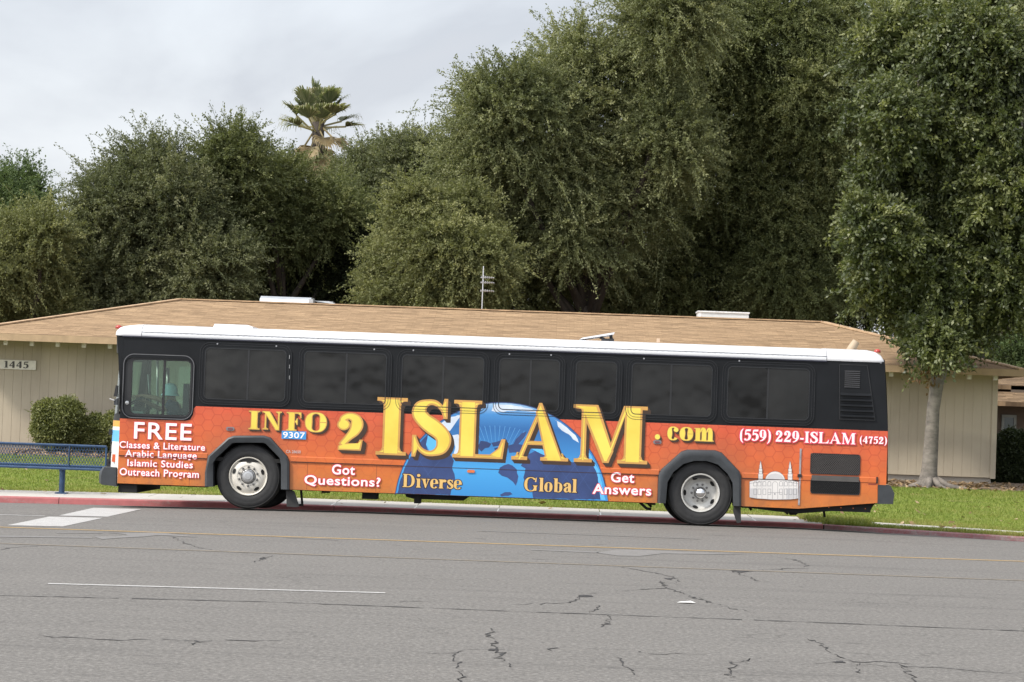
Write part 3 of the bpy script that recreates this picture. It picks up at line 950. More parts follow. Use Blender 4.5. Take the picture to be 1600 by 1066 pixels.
# number plate 1445
n0, n1 = at(-26, 562, YW - .03), at(56, 577.5, YW - .03)
ns = thing('house_number_sign', 'pale sign board with dark digits 1445 on the tan wall', 'sign', ((n0.x + n1.x) / 2, YW - .02, n1.z))
MB().box((n0.x, YW - .035, B(15, 577, YW)[1]), (n1.x, YW - .001, B(15, 562.6, YW)[1])).build('board', pm('sign_board', (.60, .57, .49), .6), ns)
G = Glyphs(.23, .07, .09)
pz = G.text('1445', .1)
l0, l1 = at(5.5, 576, YW - .04), at(45, 564.6, YW - .04)
flat(fit(pz, l0.x, B(25, 575.3, YW - .04)[1], l1.x, B(25, 564.5, YW - .04)[1]), YW - .038, 'digits', pm('dark_digits', (.05, .045, .04), .6), ns)

# neighbour house on the right
YN = 30.0
nb = thing('neighbour_house', 'brown shingled house in shade beyond the hedge on the right', 'house', (B(1640, 660, YN)[0], YN, .5))
X0 = B(1520, 640, YN)[0]; X1 = X0 + 14
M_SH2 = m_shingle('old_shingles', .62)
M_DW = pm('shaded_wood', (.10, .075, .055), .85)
zt = B(1580, 628, YN)[1]
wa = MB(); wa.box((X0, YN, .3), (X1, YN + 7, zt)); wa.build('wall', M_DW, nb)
for (pa, ya, pb, yb) in ((628, YN - .9, 604, YN + 1.2), (602, YN + .4, 587, YN + 3.2)):
    za, zb = B(1580, pa, ya)[1], B(1580, pb, yb)[1]
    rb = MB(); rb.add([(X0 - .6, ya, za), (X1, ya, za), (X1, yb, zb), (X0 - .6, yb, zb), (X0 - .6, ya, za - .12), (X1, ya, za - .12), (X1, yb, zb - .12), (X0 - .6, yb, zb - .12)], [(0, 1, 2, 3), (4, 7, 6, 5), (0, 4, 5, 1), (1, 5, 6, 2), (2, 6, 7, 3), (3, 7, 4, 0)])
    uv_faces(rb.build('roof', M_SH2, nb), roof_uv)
pz0, pz1 = B(1580, 604, YN + 1.5)[1], B(1580, 594, YN + 1.5)[1]
MB().box((X0 + 1.1, YN + .4, zt), (X1, YN + 1.6, B(1585, 603, YN + .5)[1])).build('clerestory', M_DW, nb)
w0, w1 = at(1565, 648, YN), at(1587, 682, YN)
wf = MB()
for bx_ in ((w0.x, w0.x + .07), (w1.x - .07, w1.x)): wf.box((bx_[0], YN - .05, w1.z), (bx_[1], YN, w0.z))
wf.box((w0.x + .07, YN - .05, w0.z - .07), (w1.x - .07, YN, w0.z)); wf.box((w0.x - .3, YN - .07, w1.z - .09), (w1.x + .5, YN - .001, w1.z))
wfo = wf.build('window', pm('dull_frame', (.22, .24, .22), .6), nb)
MB().box((w0.x + .07, YN - .02, w1.z), (w1.x - .07, YN - .01, w0.z - .07)).build('pane', pm('dark_glass', (.05, .07, .065), .1), wfo)

# ------------------------------------------------------------------ blue mesh bench at the stop
M_BLUE = pm('blue_coating', (.022, .055, .12), .45, .1, var=.2, scale=8)
YB = 4.35
xr, xm, xl = B(166, 710, YB)[0], B(101, 740, YB)[0], B(-150, 700, YB)[0]
zT, zS = B(90, 695.5, YB)[1], B(90, 731.5, YB - .25)[1]
zF = .035 + tilt(xm)
be = thing('bus_stop_bench', 'long blue expanded metal bench on the sidewalk behind the front of the bus', 'bench', (xm, YB, zF))
fr = MB()
fr.tube([(xl, YB, zT), (xr, YB, zT)], .023, 8); fr.tube([(xl, YB, zT), (xl, YB, zS + .06)], .02, 8); fr.tube([(xr, YB, zT), (xr, YB, zS + .06)], .02, 8)
fr.build('back_frame', M_BLUE, be, 40)
fr = MB(); fr.tube([(xl, YB - .42, zS), (xr, YB - .42, zS), (xr, YB, zS + .04), (xl, YB, zS + .04), (xl, YB - .42, zS)], .022, 8); fr.build('seat_frame', M_BLUE, be, 40)
def mesh_panel(x0, x1, f0, f1, pitch):
    """expanded metal between two curves f0(x), f1(x) (points)"""
    mb = MB()
    n = int((x1 - x0) / pitch)
    rowsn = 7
    for i in range(n):
        for j in range(rowsn):
            for sgn in (0, 1):
                xa = x0 + i * pitch + (pitch / 2 if j % 2 else 0)
                xb = xa + (pitch / 2 if sgn else -pitch / 2)
                if not (x0 <= xa <= x1 and x0 <= xb <= x1): continue
                ta, tb = j / rowsn, (j + 1) / rowsn
                pa = Vector(f0).lerp(Vector(f1), ta); pb = Vector(f0).lerp(Vector(f1), tb)
                mb.bar((xa, pa.x, pa.y), (xb, pb.x, pb.y), .006, .009)
    return mb
mesh_panel(xl, xr, (YB, zS + .06), (YB, zT), .05).build('backrest', M_BLUE, be)
mesh_panel(xl, xr, (YB - .42, zS), (YB, zS + .04), .05).build('seat', M_BLUE, be)
xdiv = B(108.5, 710, YB)[0]
MB().tube([(xdiv, YB - .02, zS + .04), (xdiv, YB - .02, zT)], .014, 6).build('brace', M_BLUE, be)
for xx in (xm, xm - 2.0):
    lg = MB(); lg.tube([(xx, YB - .2, zF - .02), (xx, YB - .2, zS - .02)], .05, 10); lg.box((xx - .10, YB - .30, zF - .02), (xx + .10, YB - .10, zF + .012)); lg.tube([(xx, YB - .40, zS - .035), (xx, YB, zS - .01)], .022, 8)
    lg.build('leg', M_BLUE, be, 40)
# ------------------------------------------------------------------ the bus (its street-facing side is the plane Y = 0)
BW = 2.5
zR = B(843, 654.2)[1]; zE = B(743, 542.9)[1]; zSK = B(605, 770.6)[1]; zTOP = B(755, 524.6)[1]; zLO = B(245, 656)[1]
xF = B(187.5, 650)[0]; xB = B(1386.5, 700)[0]
bus = thing('city_bus', 'long orange and black wrapped city transit bus with white roof stopped at the red curb', 'bus', ((xF + xB) / 2, BW / 2, 0))
def m_wrap():
    m = NT('orange_wrap')
    c = m.co()
    sp = m.n('ShaderNodeSeparateXYZ'); m.l(c, sp.inputs[0])
    S = 1 / .172
    px = m.math('MULTIPLY', sp.outputs['Z'], S); py = m.math('MULTIPLY', sp.outputs['X'], S)
    def cell(ox, oy):
        a = m.math('SUBTRACT', m.math('FLOORED_MODULO', m.math('ADD', px, ox), 1.0), .5)
        b = m.math('SUBTRACT', m.math('FLOORED_MODULO', m.math('ADD', py, oy), 1.7320508), .8660254)
        ax, ay = m.math('ABSOLUTE', a), m.math('ABSOLUTE', b)
        return m.math('MAXIMUM', ax, m.math('ADD', m.math('MULTIPLY', ax, .5), m.math('MULTIPLY', ay, .8660254)))
    d = m.math('MINIMUM', cell(20, 34.641), cell(20.5, 35.507))
    edge = m.ramp(d, [(.44, 0.0), (.475, 1.0)])
    zz = m.n('ShaderNodeMapRange'); zz.inputs['From Min'].default_value = zSK; zz.inputs['From Max'].default_value = zR
    m.l(sp.outputs['Z'], zz.inputs['Value'])
    grad = m.ramp(zz.outputs['Result'], [(0.0, (.54, .172, .032)), (.45, (.54, .122, .033)), (1.0, (.54, .086, .040))])
    hexv = m.ramp(m.noise(c, 3.0, 2), [(.35, .9), (.65, 1.06)])
    grad = m.mix(1.0, grad, hexv, 'MULTIPLY')
    up = m.ramp(zz.outputs['Result'], [(.2, .12), (.7, .46)])
    base = m.mix(m.math('MULTIPLY', edge, up), grad, (.33, .036, .018))
    dirt = m.ramp(m.noise(c, 2.2, 6, .7, (.6, 1, 1.6)), [(.45, 0.0), (.8, .3)])
    base = m.mix(dirt, base, (.36, .13, .06))
    low = m.ramp(zz.outputs['Result'], [(-.0, .55), (.30, 0.0)])
    gr = m.ramp(m.noise(c, 3.5, 6, .75, (1.2, 1, .5)), [(.4, 0.0), (.72, 1.0)])
    base = m.mix(m.math('MULTIPLY', low, gr), base, (.16, .085, .05))
    # road film thrown up round the wheels
    for wx in (B(388, 746)[0] - bus.location.x, B(1094, 773)[0] - bus.location.x):
        dx = m.math('SUBTRACT', sp.outputs['X'], wx); dz = m.math('SUBTRACT', sp.outputs['Z'], .5)
        dd = m.math('SQRT', m.math('ADD', m.math('MULTIPLY', dx, dx), m.math('MULTIPLY', dz, dz)))
        nearw = m.ramp(m.math('ADD', m.math('MULTIPLY', dd, .6), m.math('MULTIPLY', m.noise(c, 4, 5, .7), .25)), [(.50, .28), (.74, 0.0)])
        base = m.mix(nearw, base, (.19, .10, .06))
    m.l(base, m.b.inputs['Base Color'])
    m.bump(m.noise(c, 1.1, 3, .5), .12, .05)
    m.b.inputs['Roughness'].default_value = .38
    m.b.inputs['Specular IOR Level'].default_value = .35
    return m.m
M_WRAP = m_wrap()
M_BLK = pm('black_wrap', (.008, .009, .0105), .45, var=.25, scale=2.2, spec=.2)
M_FEND = pm('fender_rubber', (.030, .034, .038), .5, var=.25, scale=5)
M_DARK = pm('underbody_dark', (.010, .010, .010), .9)
M_WHITE = pm('white_roof_paint', (.62, .63, .645), .35, var=.05, scale=1.2)
M_SEAL = pm('black_seal', (.012, .012, .013), .45)
M_GREY = pm('grey_trim', (.16, .16, .165), .5)
def fpx(pts, cx, cy, s, oy): return [(cx + x / s, oy + y / s) for x, y in pts]
def P(px): return [B(*p) for p in px]
fo = P(fpx([(70, 745), (72, 560), (105, 375), (330, 170), (395, 147), (730, 145), (805, 168), (990, 375), (1015, 445), (1015, 752)], 310, 0, 7.106, 660))
fi = P(fpx([(165, 745), (165, 450), (200, 395), (375, 232), (420, 226), (720, 226), (750, 236), (905, 395), (920, 470), (920, 752)], 310, 0, 7.106, 660))
ro_ = P(fpx([(180, 690), (190, 405), (220, 355), (430, 168), (490, 150), (780, 155), (850, 180), (1035, 375), (1055, 430), (1055, 715)], 1000, 0, 6.661, 680))
ri = P(fpx([(266, 690), (285, 490), (345, 385), (450, 300), (560, 268), (690, 268), (810, 305), (910, 400), (965, 500), (970, 715)], 1000, 0, 6.661, 680))
def setz(L, z):
    L[0] = (L[0][0], z); L[-1] = (L[-1][0], z); return L
for L in (fo, fi, ro_, ri): setz(L, zSK)
mid = lambda a, b, t: [(p[0] + (q[0] - p[0]) * t, p[1] + (q[1] - p[1]) * t) for p, q in zip(a, b)]
rearlow = [B(1247, 790.4), B(1371, 786)]
stepx = B(303, 640)[0]
outer = [(xF, zSK)] + mid(fo, fi, .4) + mid(ro_, ri, .4) + [(rearlow[0][0], zSK - .008), rearlow[1], (B(1371, 770)[0], B(1371, 759)[1]), (xB, B(1386, 758)[1]), (xB, zR), (stepx + .03, zR), (stepx, zR - .04), (stepx - .01, zLO + .10), (stepx - .05, zLO + .02), (stepx - .12, zLO), (xF, zLO)]
MB().plate(outer, [], 0, .05).build('side_panel', M_WRAP, bus)
# black upper side with the driver's window opening
dw = [B(196.5, 561), B(299.5, 651.5)]
dx0, dx1, dz1, dz0 = B(194.5, 600)[0], B(299.8, 600)[0], B(245, 560.2)[1], B(245, 651.0)[1]
dwin = rrect(dx0, dz0, dx1, dz1, .10)
up_out = [(xF, zLO), (stepx - .12, zLO), (stepx - .05, zLO + .02), (stepx - .01, zLO + .10), (stepx, zR - .04), (stepx + .03, zR), (xB, zR), (B(1382.5, 564)[0], zE), (B(193, 530)[0], zE)]
MB().plate(up_out, [dwin], 0, .05).build('upper_side_panel', M_BLK, bus)
# pillar between front corner and side
MB().plate([(xF, zLO), (B(193, 530)[0], zE), (B(182, 526)[0], zE), (B(184, 560)[0], B(184, 552)[1]), (B(186.5, 600)[0], B(186, 600)[1])], [], .012, .06).build('corner_pillar', M_BLK, bus)
# far side
far_holes = [rrect(B(196, 600)[0], .75, B(300, 600)[0], zE - .22, .06)] + [rrect(B(a, 560)[0], zR + .1, B(b, 560)[0], zE - .12, .1) for a, b in ((318, 450), (474, 606), (626, 758), (780, 876), (898, 965), (986, 1114), (1136, 1266))]
MB().plate([(xF, zSK), (xB, zSK), (xB, zE), (xF, zE)], far_holes, BW - .05, BW).build('kerbside_panel', M_BLK, bus)
def m_glass(name, tint, rough=.02, gl=0.0):
    m = NT(name)
    tr = m.n('ShaderNodeBsdfTransparent'); tr.inputs['Color'].default_value = (*tint, 1)
    gs = m.n('ShaderNodeBsdfGlossy'); gs.inputs['Roughness'].default_value = rough; gs.inputs['Color'].default_value = (.9, .95, .93, 1)
    fr = m.n('ShaderNodeFresnel'); fr.inputs['IOR'].default_value = 1.5
    ms = m.n('ShaderNodeMixShader')
    m.l(m.math('ADD', fr.outputs[0], gl), ms.inputs[0]); m.l(tr.outputs[0], ms.inputs[1]); m.l(gs.outputs[0], ms.inputs[2])
    m.l(ms.outputs[0], m.out.inputs['Surface'])
    return m.m
M_GREEN = m_glass('green_tinted_glass', (.70, .82, .76))
M_SMOKE = m_glass('smoked_glass', (.16, .18, .18))
m = MB()
for h in far_holes: m.prism(h, BW - .03, BW - .022)
m.build('kerbside_glass', M_GREEN, bus)
# floor, partition, roof lining, inner fittings
zfl = .80
m = MB(); m.box((xF + .1, .06, zfl - .06), (xB - .1, BW - .06, zfl)); m.build('floor', M_DARK, bus)
M_LIN = pm('interior_panel', (.13, .14, .14), .7)
m = MB(); m.box((xF + .05, .06, zE - .03), (xB - .1, BW - .06, zE - .01)); m.build('ceiling_lining', M_LIN, bus)
xp = B(306, 600)[0]
m = MB(); m.box((xp, .06, zfl), (xp + .03, .95, zE - .05)); m.build('driver_partition', M_LIN, bus)
# front end
def front_rows(pts, xs_, bulge_at, name, mat, y0=0.0, y1=BW, n=14):
    """surface across the bus width; pts = (px, py) of the silhouette, xs_ = side x per row"""
    rows = []
    for (px_, py_), xs in zip(pts, xs_):
        c = (B(px_, py_, .55)[0], B(px_, py_)[1])
        row = []
        for j in range(n + 1):
            y = y0 + (y1 - y0) * j / n
            k = 1 - abs(2 * y / BW - 1) ** 3.2
            row.append((xs + (c[0] - xs) * k, y, c[1]))
        rows.append(row)
    return MB().grid(rows).build(name, mat, bus, 50)
XFs = lambda *px: [B(p, 600)[0] for p in px]
M_STO = pm('orange_stripe', (.62, .30, .04), .4); M_STW = pm('white_stripe', (.70, .69, .66), .4); M_STB = pm('blue_stripe', (.10, .38, .70), .4)
front_rows([(173.4, 657), (172.6, 666.6)], [xF, xF], 0, 'front_stripe', M_STO)
front_rows([(172.6, 666.6), (172.2, 672)], [xF, xF], 0, 'front_stripe', M_STW)
front_rows([(172.2, 672), (171.2, 690)], [xF, xF], 0, 'front_stripe', M_STB)
front_rows([(171.2, 690), (168.6, 731), (171, 760)], [xF, xF, xF], 0, 'front_mask', M_STW)
front_rows([(179, 523), (179, 551), (184.5, 552), (184.4, 561)], XFs(190, 190, 190, 190), 0, 'destination_visor', M_BLK)
front_rows([(175.5, 646), (173.4, 657)], [xF, xF], 0, 'windscreen_frame', M_BLK)
front_rows([(184.4, 561), (180, 605), (175.5, 646)], XFs(190, 188.5, 187.5), 0, 'windscreen', M_GREEN, .10, BW - .1)
front_rows([(184.4, 561), (180, 605), (175.5, 646)], XFs(190, 188.5, 187.5), 0, 'windscreen_frame', M_BLK, 0.0, .102, 3)
front_rows([(184.4, 561), (180, 605), (175.5, 646)], XFs(190, 188.5, 187.5), 0, 'windscreen_frame', M_BLK, BW - .102, BW, 3)
m = MB(); m.box((B(179.5, 640)[0], 1.2, B(180, 650)[1]), (B(181, 640)[0] + .03, 1.28, B(184, 562)[1])); m.build('windscreen_post', M_BLK, bus)
# side stripes wrapping round the corner are the front mask itself; lamps
c = B(172.8, 716)
m = MB(); m.prism([(c[0] - .02, c[1] - .065), (c[0] + .03, c[1] - .06), (c[0] + .03, c[1] + .06), (c[0] - .015, c[1] + .065)], .30, .42); m.prism([(c[0] - .0, c[1] - .06), (c[0] + .055, c[1] - .06), (c[0] + .055, c[1] + .06), (c[0] + .005, c[1] + .06)], .12, .302); m.build('turn_signal', pm('amber_lens', (.55, .10, .03), .2), bus)
bz = MB()
rows = []
prof = [(186.5, 730.5), (161, 730.2), (155.6, 737), (154.4, 744), (154.4, 755), (158, 757.5), (186.5, 760)]
for px_, py_ in prof:
    c_ = (B(px_, py_, .35)[0], B(px_, py_)[1]); row = []
    for j in range(21):
        y = -.012 + (BW + .024) * j / 20
        k = 1 - abs(2 * y / BW - 1) ** 7 if abs(2 * y / BW - 1) < 1 else 0
        base_x = B(186.5, 745)[0] - .02
        row.append((base_x + (c_[0] - base_x) * (.72 + .28 * max(0, k)), y, c_[1]))
    rows.append(row)
bz.grid(rows)
for row_i in (0, 20): bz.add([r[row_i] for r in rows], [tuple(range(len(rows)))])
bz.build('front_bumper', M_FEND, bus, 40)
m = MB(); m.box((B(184, 760)[0], .05, B(200, 770)[1]), (B(213, 760)[0], BW - .05, zSK)); m.build('front_valance', M_DARK, bus)
# folded bike rack
br = MB()
c0 = B(158, 728); c1 = B(170, 676)
for y in (.55, 1.0, 1.55, 2.0):
    br.tube([(c0[0] + .08, y, c0[1] - .02), (c0[0] + .03, y, c0[1] + .08), (c1[0] - .02, y, c1[1])], .017, 6)
for k in range(4):
    t = k / 3
    br.tube([(c0[0] + .03 + (c1[0] - .05 - c0[0]) * t, .45, c0[1] + .06 + (c1[1] - c0[1] - .06) * t), (c0[0] + .03 + (c1[0] - .05 - c0[0]) * t, 2.05, c0[1] + .06 + (c1[1] - c0[1] - .06) * t)], .018, 6)
for y in (.5, 1.3, 1.95):
    br.box((c0[0] - .0, y, c0[1] - .03), (c0[0] + .10, y + .06, c0[1] + .10)); br.box((c1[0] - .09, y, c1[1] - .04), (c1[0] + .02, y + .1, c1[1] + .05))
br.build('bike_rack', M_SEAL, bus, 40)
# roof
RXs = []
def roof_row(x, k, yk=1.0):
    pr = [(-.014, zE - .012, 0), (-.022, zE + .004, 0), (-.020, zE + .035, 1), (.004, zE + .095, 1), (.05, zE + .132, 1), (.16, zE + .165, 1), (.5, zE + .187, 1), (1.25, zE + .20, 1)]
    pr = [(y, zE + (z - zE) * (k if f else 1)) for y, z, f in pr]
    pr = pr + [(BW - y, z) for y, z in reversed(pr[:-1])]
    return [(x, BW / 2 + (y - BW / 2) * yk, z) for y, z in pr]
xr0, xr1 = B(180, 520)[0], B(1381.5, 560)[0]
xs1, xs2 = B(222, 515)[0], B(1292, 550)[0]
M_CAPW = pm('white_cap_paint', (.64, .64, .65), .3, var=.04)
def roof_part(rows, name, mat):
    MB().grid(rows).add(rows[0], [tuple(range(len(rows[0])))]).add(rows[-1], [tuple(range(len(rows[-1])))]).build(name, mat, bus, 35)
roof_part([roof_row(xr0, .18, .93), roof_row(xr0 + .01, .5, .96), roof_row(xr0 + .05, .72, .99), roof_row(xr0 + .13, .88), roof_row(xr0 + .27, .98), roof_row(xs1 - .005, 1.03)], 'front_roof_cap', M_CAPW)
roof_part([roof_row(xs1 + .005, 1.0), roof_row((xs1 + xs2) / 2, 1.0), roof_row(xs2 - .005, 1.0)], 'roof', M_WHITE)
roof_part([roof_row(xs2 + .005, 1.04), roof_row(xr1 - .22, 1.02), roof_row(xr1 - .12, .92), roof_row(xr1 - .04, .66, .99), roof_row(xr1, .25, .97)], 'rear_roof_cap', M_CAPW)
m = MB(); m.box((xs1, -.0245, zE + .058), (xs2, -.010, zE + .063))
x = xs1 + .05
while x < xs2:
    m.box((x, -.0255, zE + .052), (x + .03, -.012, zE + .056)); x += .09
m.build('roof_seam', pm('seam_grey', (.42, .43, .45), .5), bus)
m = MB(); m.box((xs1 - .3, -.026, zE - .03), (xs2, .0, zE - .014)); m.build('drip_rail', pm('drip_rail_dark', (.02, .02, .035), .4), bus)
# hatches, exhaust, markers on the roof
zt = lambda px_, py_, Y: B(px_, py_, Y)[1]
Yh = 1.0
hx0, hx1 = B(337, 508, Yh)[0], B(399, 508, Yh)[0]
m = MB(); m.prism([(hx0 + .04, zTOP - .03), (hx0, zTOP - .01), (hx0 + .03, zt(365, 508.3, Yh)), (hx1 - .08, zt(385, 509, Yh)), (hx1, zt(398, 511.8, Yh)), (hx1, zTOP - .03)], Yh - .35, Yh + .55); m.build('roof_hatch', M_CAPW, bus)
p0, p1 = B(905, 529, Yh), B(960, 520.5, Yh)
m = MB(); m.prism([(p0[0], p0[1] - .03), (p0[0] + .05, p0[1] + .004), (p1[0], p1[1]), (p1[0] - .02, p1[1] - .035)], Yh - .35, Yh + .4); m.build('roof_hatch', M_CAPW, bus)
m = MB()
for y in (Yh - .3, Yh + .3): m.tube([(p1[0] - .06, y, p1[1] - .03), (p1[0] - .03, y, zTOP - .02)], .018, 6); m.tube([(p1[0] - .25, y, p1[1] - .06), (p1[0] - .05, y, zTOP - .02)], .012, 6)
m.box((p0[0] + .35, Yh - .36, zTOP - .03), (p1[0] - .01, Yh - .33, zTOP + .045))
m.build('hatch_hinge', M_SEAL, bus)
e0 = B(1327, 551, .9)
m = MB(); m.tube([(e0[0], .9, e0[1] - .12), (e0[0] + .01, .9, e0[1] + .02), (e0[0] + .05, .9, e0[1] + .09), (B(1338, 533, .9)[0], .9, B(1338, 533.5, .9)[1])], [.072, .072, .068, .058], 14); m.build('exhaust_pipe', pm('tan_exhaust', (.33, .26, .18), .7, var=.2), bus, 40)
m = MB(); m.tube([(e0[0] - .10, .88, e0[1] - .02), (e0[0] - .09, .88, e0[1] + .02)], .03, 8); m.build('roof_fitting', M_SEAL, bus)
m = MB(); t_ = B(1028, 531, .8); m.box((t_[0] - .02, .78, t_[1] - .04), (t_[0] + .03, .82, t_[1] + .02)); m.build('roof_fitting', pm('tan_fitting', (.5, .36, .25), .6), bus)
M_REDL = pm('red_lens', (.35, .04, .03), .2)
for px_, py_ in ((185.5, 511.5), (1371, 549)):
    c = B(px_, py_, .25); m = MB(); m.lathe([(.0, .035), (.03, .03), (.05, .012), (.055, -.02)], (c[0], .25, c[1]), 12, 'z'); m.build('marker_lamp', M_REDL, bus, True)
# rear end
rp = [(1382.5, 562), (1385.5, 610), (1387.5, 669), (1387, 757)]
rows = []
for px_, py_ in rp:
    c = B(px_, py_); rows.append([(c[0] + .12 * (1 - abs(2 * y / BW - 1) ** 4) * .3 + (.0), y, c[1]) for y in [BW * j / 10 for j in range(11)]])
MB().grid(rows[:3]).build('rear_upper_panel', M_BLK, bus, 50)
MB().grid(rows[2:]).build('rear_lower_panel', M_WRAP, bus, 50)
bx0, bx1 = B(1371.5, 770)[0], B(1397.5, 770)[0]
m = MB(); m.prism([(bx0, B(1372, 787.5)[1]), (bx1 - .02, B(1396, 787.8)[1]), (bx1, B(1397, 771)[1]), (bx1 - .07, B(1390, 758.5)[1]), (bx0, B(1371, 757.5)[1])], -.02, BW + .02); m.build('rear_bumper', M_FEND, bus)
# passenger windows
zw1, zw0 = B(383, 537.2)[1], B(383, 633.5)[1]
def m_pane(name, v, rough=.07):
    m = NT(name)
    c = m.co()
    f = m.ramp(m.noise(c, 1.1, 4, .6, (1.4, 1, .8)), [(.35, (v * .75, v * .78, v * .78)), (.7, (v * 1.5, v * 1.5, v * 1.45))])
    m.l(f, m.b.inputs['Base Color'])
    m.b.inputs['Roughness'].default_value = rough
    m.b.inputs['Specular IOR Level'].default_value = .28
    m.bump(m.noise(c, 1.4, 2, .5), .25, .06)
    return m.m
M_PANE = m_pane('perforated_window_film', .015, .25)
M_PANES = [m_pane('window_film', .007, .07), m_pane('window_film', .010, .09), m_pane('window_film', .013, .12)]
M_PANED = m_pane('open_window_dark', .006, .1)
def ring(mb, x0, z0, x1, z1, r, w, y0, y1):
    mb.plate(rrect(x0, z0, x1, z1, r), [rrect(x0 + w, z0 + w, x1 - w, z1 - w, max(.02, r - w))], y0, y1)
wins = [(311.5, 454.5, 387.7), (466.5, 611.5, 541), (619.5, 764, 692.7), (772, 882.5, 829), (891.5, 971.8, None), (979, 1121, 1049), (1129, 1273.5, 1200.5)]
for a, b, dv in wins:
    x0, x1 = B(a, 590)[0], B(b, 590)[0]
    mb = MB(); mb.plate(rrect(x0, zw0, x1, zw1, .15), [rrect(x0 + .085, zw0 + .085, x1 - .085, zw1 - .085, .07)], -.012, .0)
    fr = mb.build('window', M_BLK, bus)
    mb = MB()
    ring(mb, x0 - .002, zw0 - .002, x1 + .002, zw1 + .002, .152, .007, -.0185, -.001)
    ring(mb, x0 + .035, zw0 + .035, x1 - .035, zw1 - .035, .118, .006, -.0185, -.001)
    ring(mb, x0 + .078, zw0 + .078, x1 - .078, zw1 - .078, .078, .012, -.0185, -.001)
    mb.build('gasket', M_GREY if False else pm('gasket_rubber', (.020, .021, .023), .35, spec=.35), fr)
    xd = B(dv, 590)[0] if dv else None
    if a == 1129:
        mb = MB(); mb.prism(rrect(xd, zw0 + .09, x1 - .09, zw1 - .09, .06), -.006, -.001); mb.build('pane', M_PANE, fr)
        mb = MB(); mb.prism(rrect(x0 + .09, zw0 + .09, xd - .01, zw1 - .09, .06), -.0045, -.001); mb.build('pane', M_PANED, fr)
    else:
        xm_ = xd if xd else x1 - .09
        mb = MB(); mb.prism(rrect(x0 + .09, zw0 + .09, xm_, zw1 - .09, .04), -.006, -.001); mb.build('pane', M_PANES[int(a) % 3], fr)
        if xd:
            mb = MB(); mb.prism(rrect(xd + .001, zw0 + .09, x1 - .09, zw1 - .09, .04), -.005, -.001); mb.build('pane', M_PANES[int(a * 7) % 3], fr)
    if dv:
        mb = MB(); mb.box((xd - .012, -.011, zw0 + .09), (xd + .012, -.0061, zw1 - .09)); mb.box((xd - .016, -.0125, zw0 + .09), (xd - .012, -.0061, zw1 - .09)); mb.build('mullion', M_SEAL, fr)
# rivets and small screws along the top
m = MB()
for px_ in range(205, 1290, 46):
    c = B(px_, 537 + (px_ - 383) * .0345 - 4.5); m.tube([(c[0], -.004, c[1]), (c[0], .004, c[1])], .008, 6)
for px_, py_ in ((340, 537.5), (432, 541), (585, 546), (646, 547.5), (796, 553.5), (861, 555), (1006, 560.5), (1155, 564), (1376, 567)):
    c = B(px_, py_); m.tube([(c[0], -.024, c[1]), (c[0], -.016, c[1])], .013, 8)
m.build('rivet', pm('rivet_metal', (.30, .30, .31), .35, .6), bus)
m = MB(); c = B(453.5, 570)
for py_ in (558, 573, 590): cc = B(452.5, py_); m.box((cc[0] - .004, -.02, cc[1] - .03), (cc[0] + .004, -.0186, cc[1] + .03))
m.build('window_glint_strip', pm('painted_glint', (.3, .3, .3), .4), bus)  # thin pale strips paint a glint along the window's right edge
# driver's window
mb = MB(); go = rrect(B(191.5, 600)[0], B(245, 655)[1], B(303.5, 600)[0], B(245, 553.5)[1], .17)
mb.plate(go, [rrect(dx0, dz0, dx1, dz1, .11)], -.02, .0); dfr = mb.build('driver_window', M_BLK, bus)
mb = MB(); ring(mb, B(192, 600)[0], B(245, 654.6)[1], B(303, 600)[0], B(245, 554)[1], .165, .012, -.026, -.019); mb.build('gasket', pm('gasket_grey', (.10, .10, .105), .4), dfr)
mb = MB(); gx0 = B(205.5, 600)[0]
mb.plate(rrect(dx0, dz0, dx1, dz1, .10), [rrect(gx0, dz0 + .035, dx1 - .03, dz1 - .03, .07)], .008, .04)
xd = B(256, 600)[0]
mb.box((xd - .018, .006, dz0 + .035), (xd + .018, .042, dz1 - .03)); mb.build('sash', M_SEAL, dfr)
mb = MB(); mb.prism(rrect(gx0 - .01, dz0 + .025, dx1 - .02, dz1 - .02, .07), .020, .026); mb.build('pane', M_GREEN, dfr)
# outside mirror and its arms
c = B(183, 622)
m = MB(); m.tube([(c[0] + .03, -.01, c[1] + .0), (c[0] - .02, -.16, c[1] - .04), (c[0] - .09, -.15, c[1] - .02)], .012, 6); m.tube([(c[0] + .02, -.01, c[1] - .10), (c[0] - .0, -.12, c[1] - .09)], .01, 6)
m.build('mirror_arm', pm('mirror_metal', (.45, .44, .42), .3, .7), bus, 40)
m = MB(); m.prism([(c[0] - .03, c[1] + .02), (c[0] + .025, c[1] + .02), (c[0] + .03, c[1] + .19), (c[0] + .0, c[1] + .2)], -.16, -.09); m.build('side_mirror', M_SEAL, bus)
m = MB(); m.box((c[0] - .02, -.15, c[1] - .11), (c[0] + .035, -.08, c[1] - .02)); m.build('mirror_bracket', M_FEND, bus)
m = MB()
for (a, b) in (((203, 572), (197, 600)), ((204, 612), (195.5, 623))):
    pa, pb = B(*a), B(*b); m.bar((pa[0], .03, pa[1]), (pb[0], .03, pb[1]), .012, .035)
cc = B(198.5, 629.5); m.lathe([(0, -.012), (.03, -.008), (.034, 0.008), (0, .01)], (cc[0], .0, cc[1]), 12)
m.build('inner_mirror', pm('mirror_glass', (.45, .45, .44), .15, .5), bus)
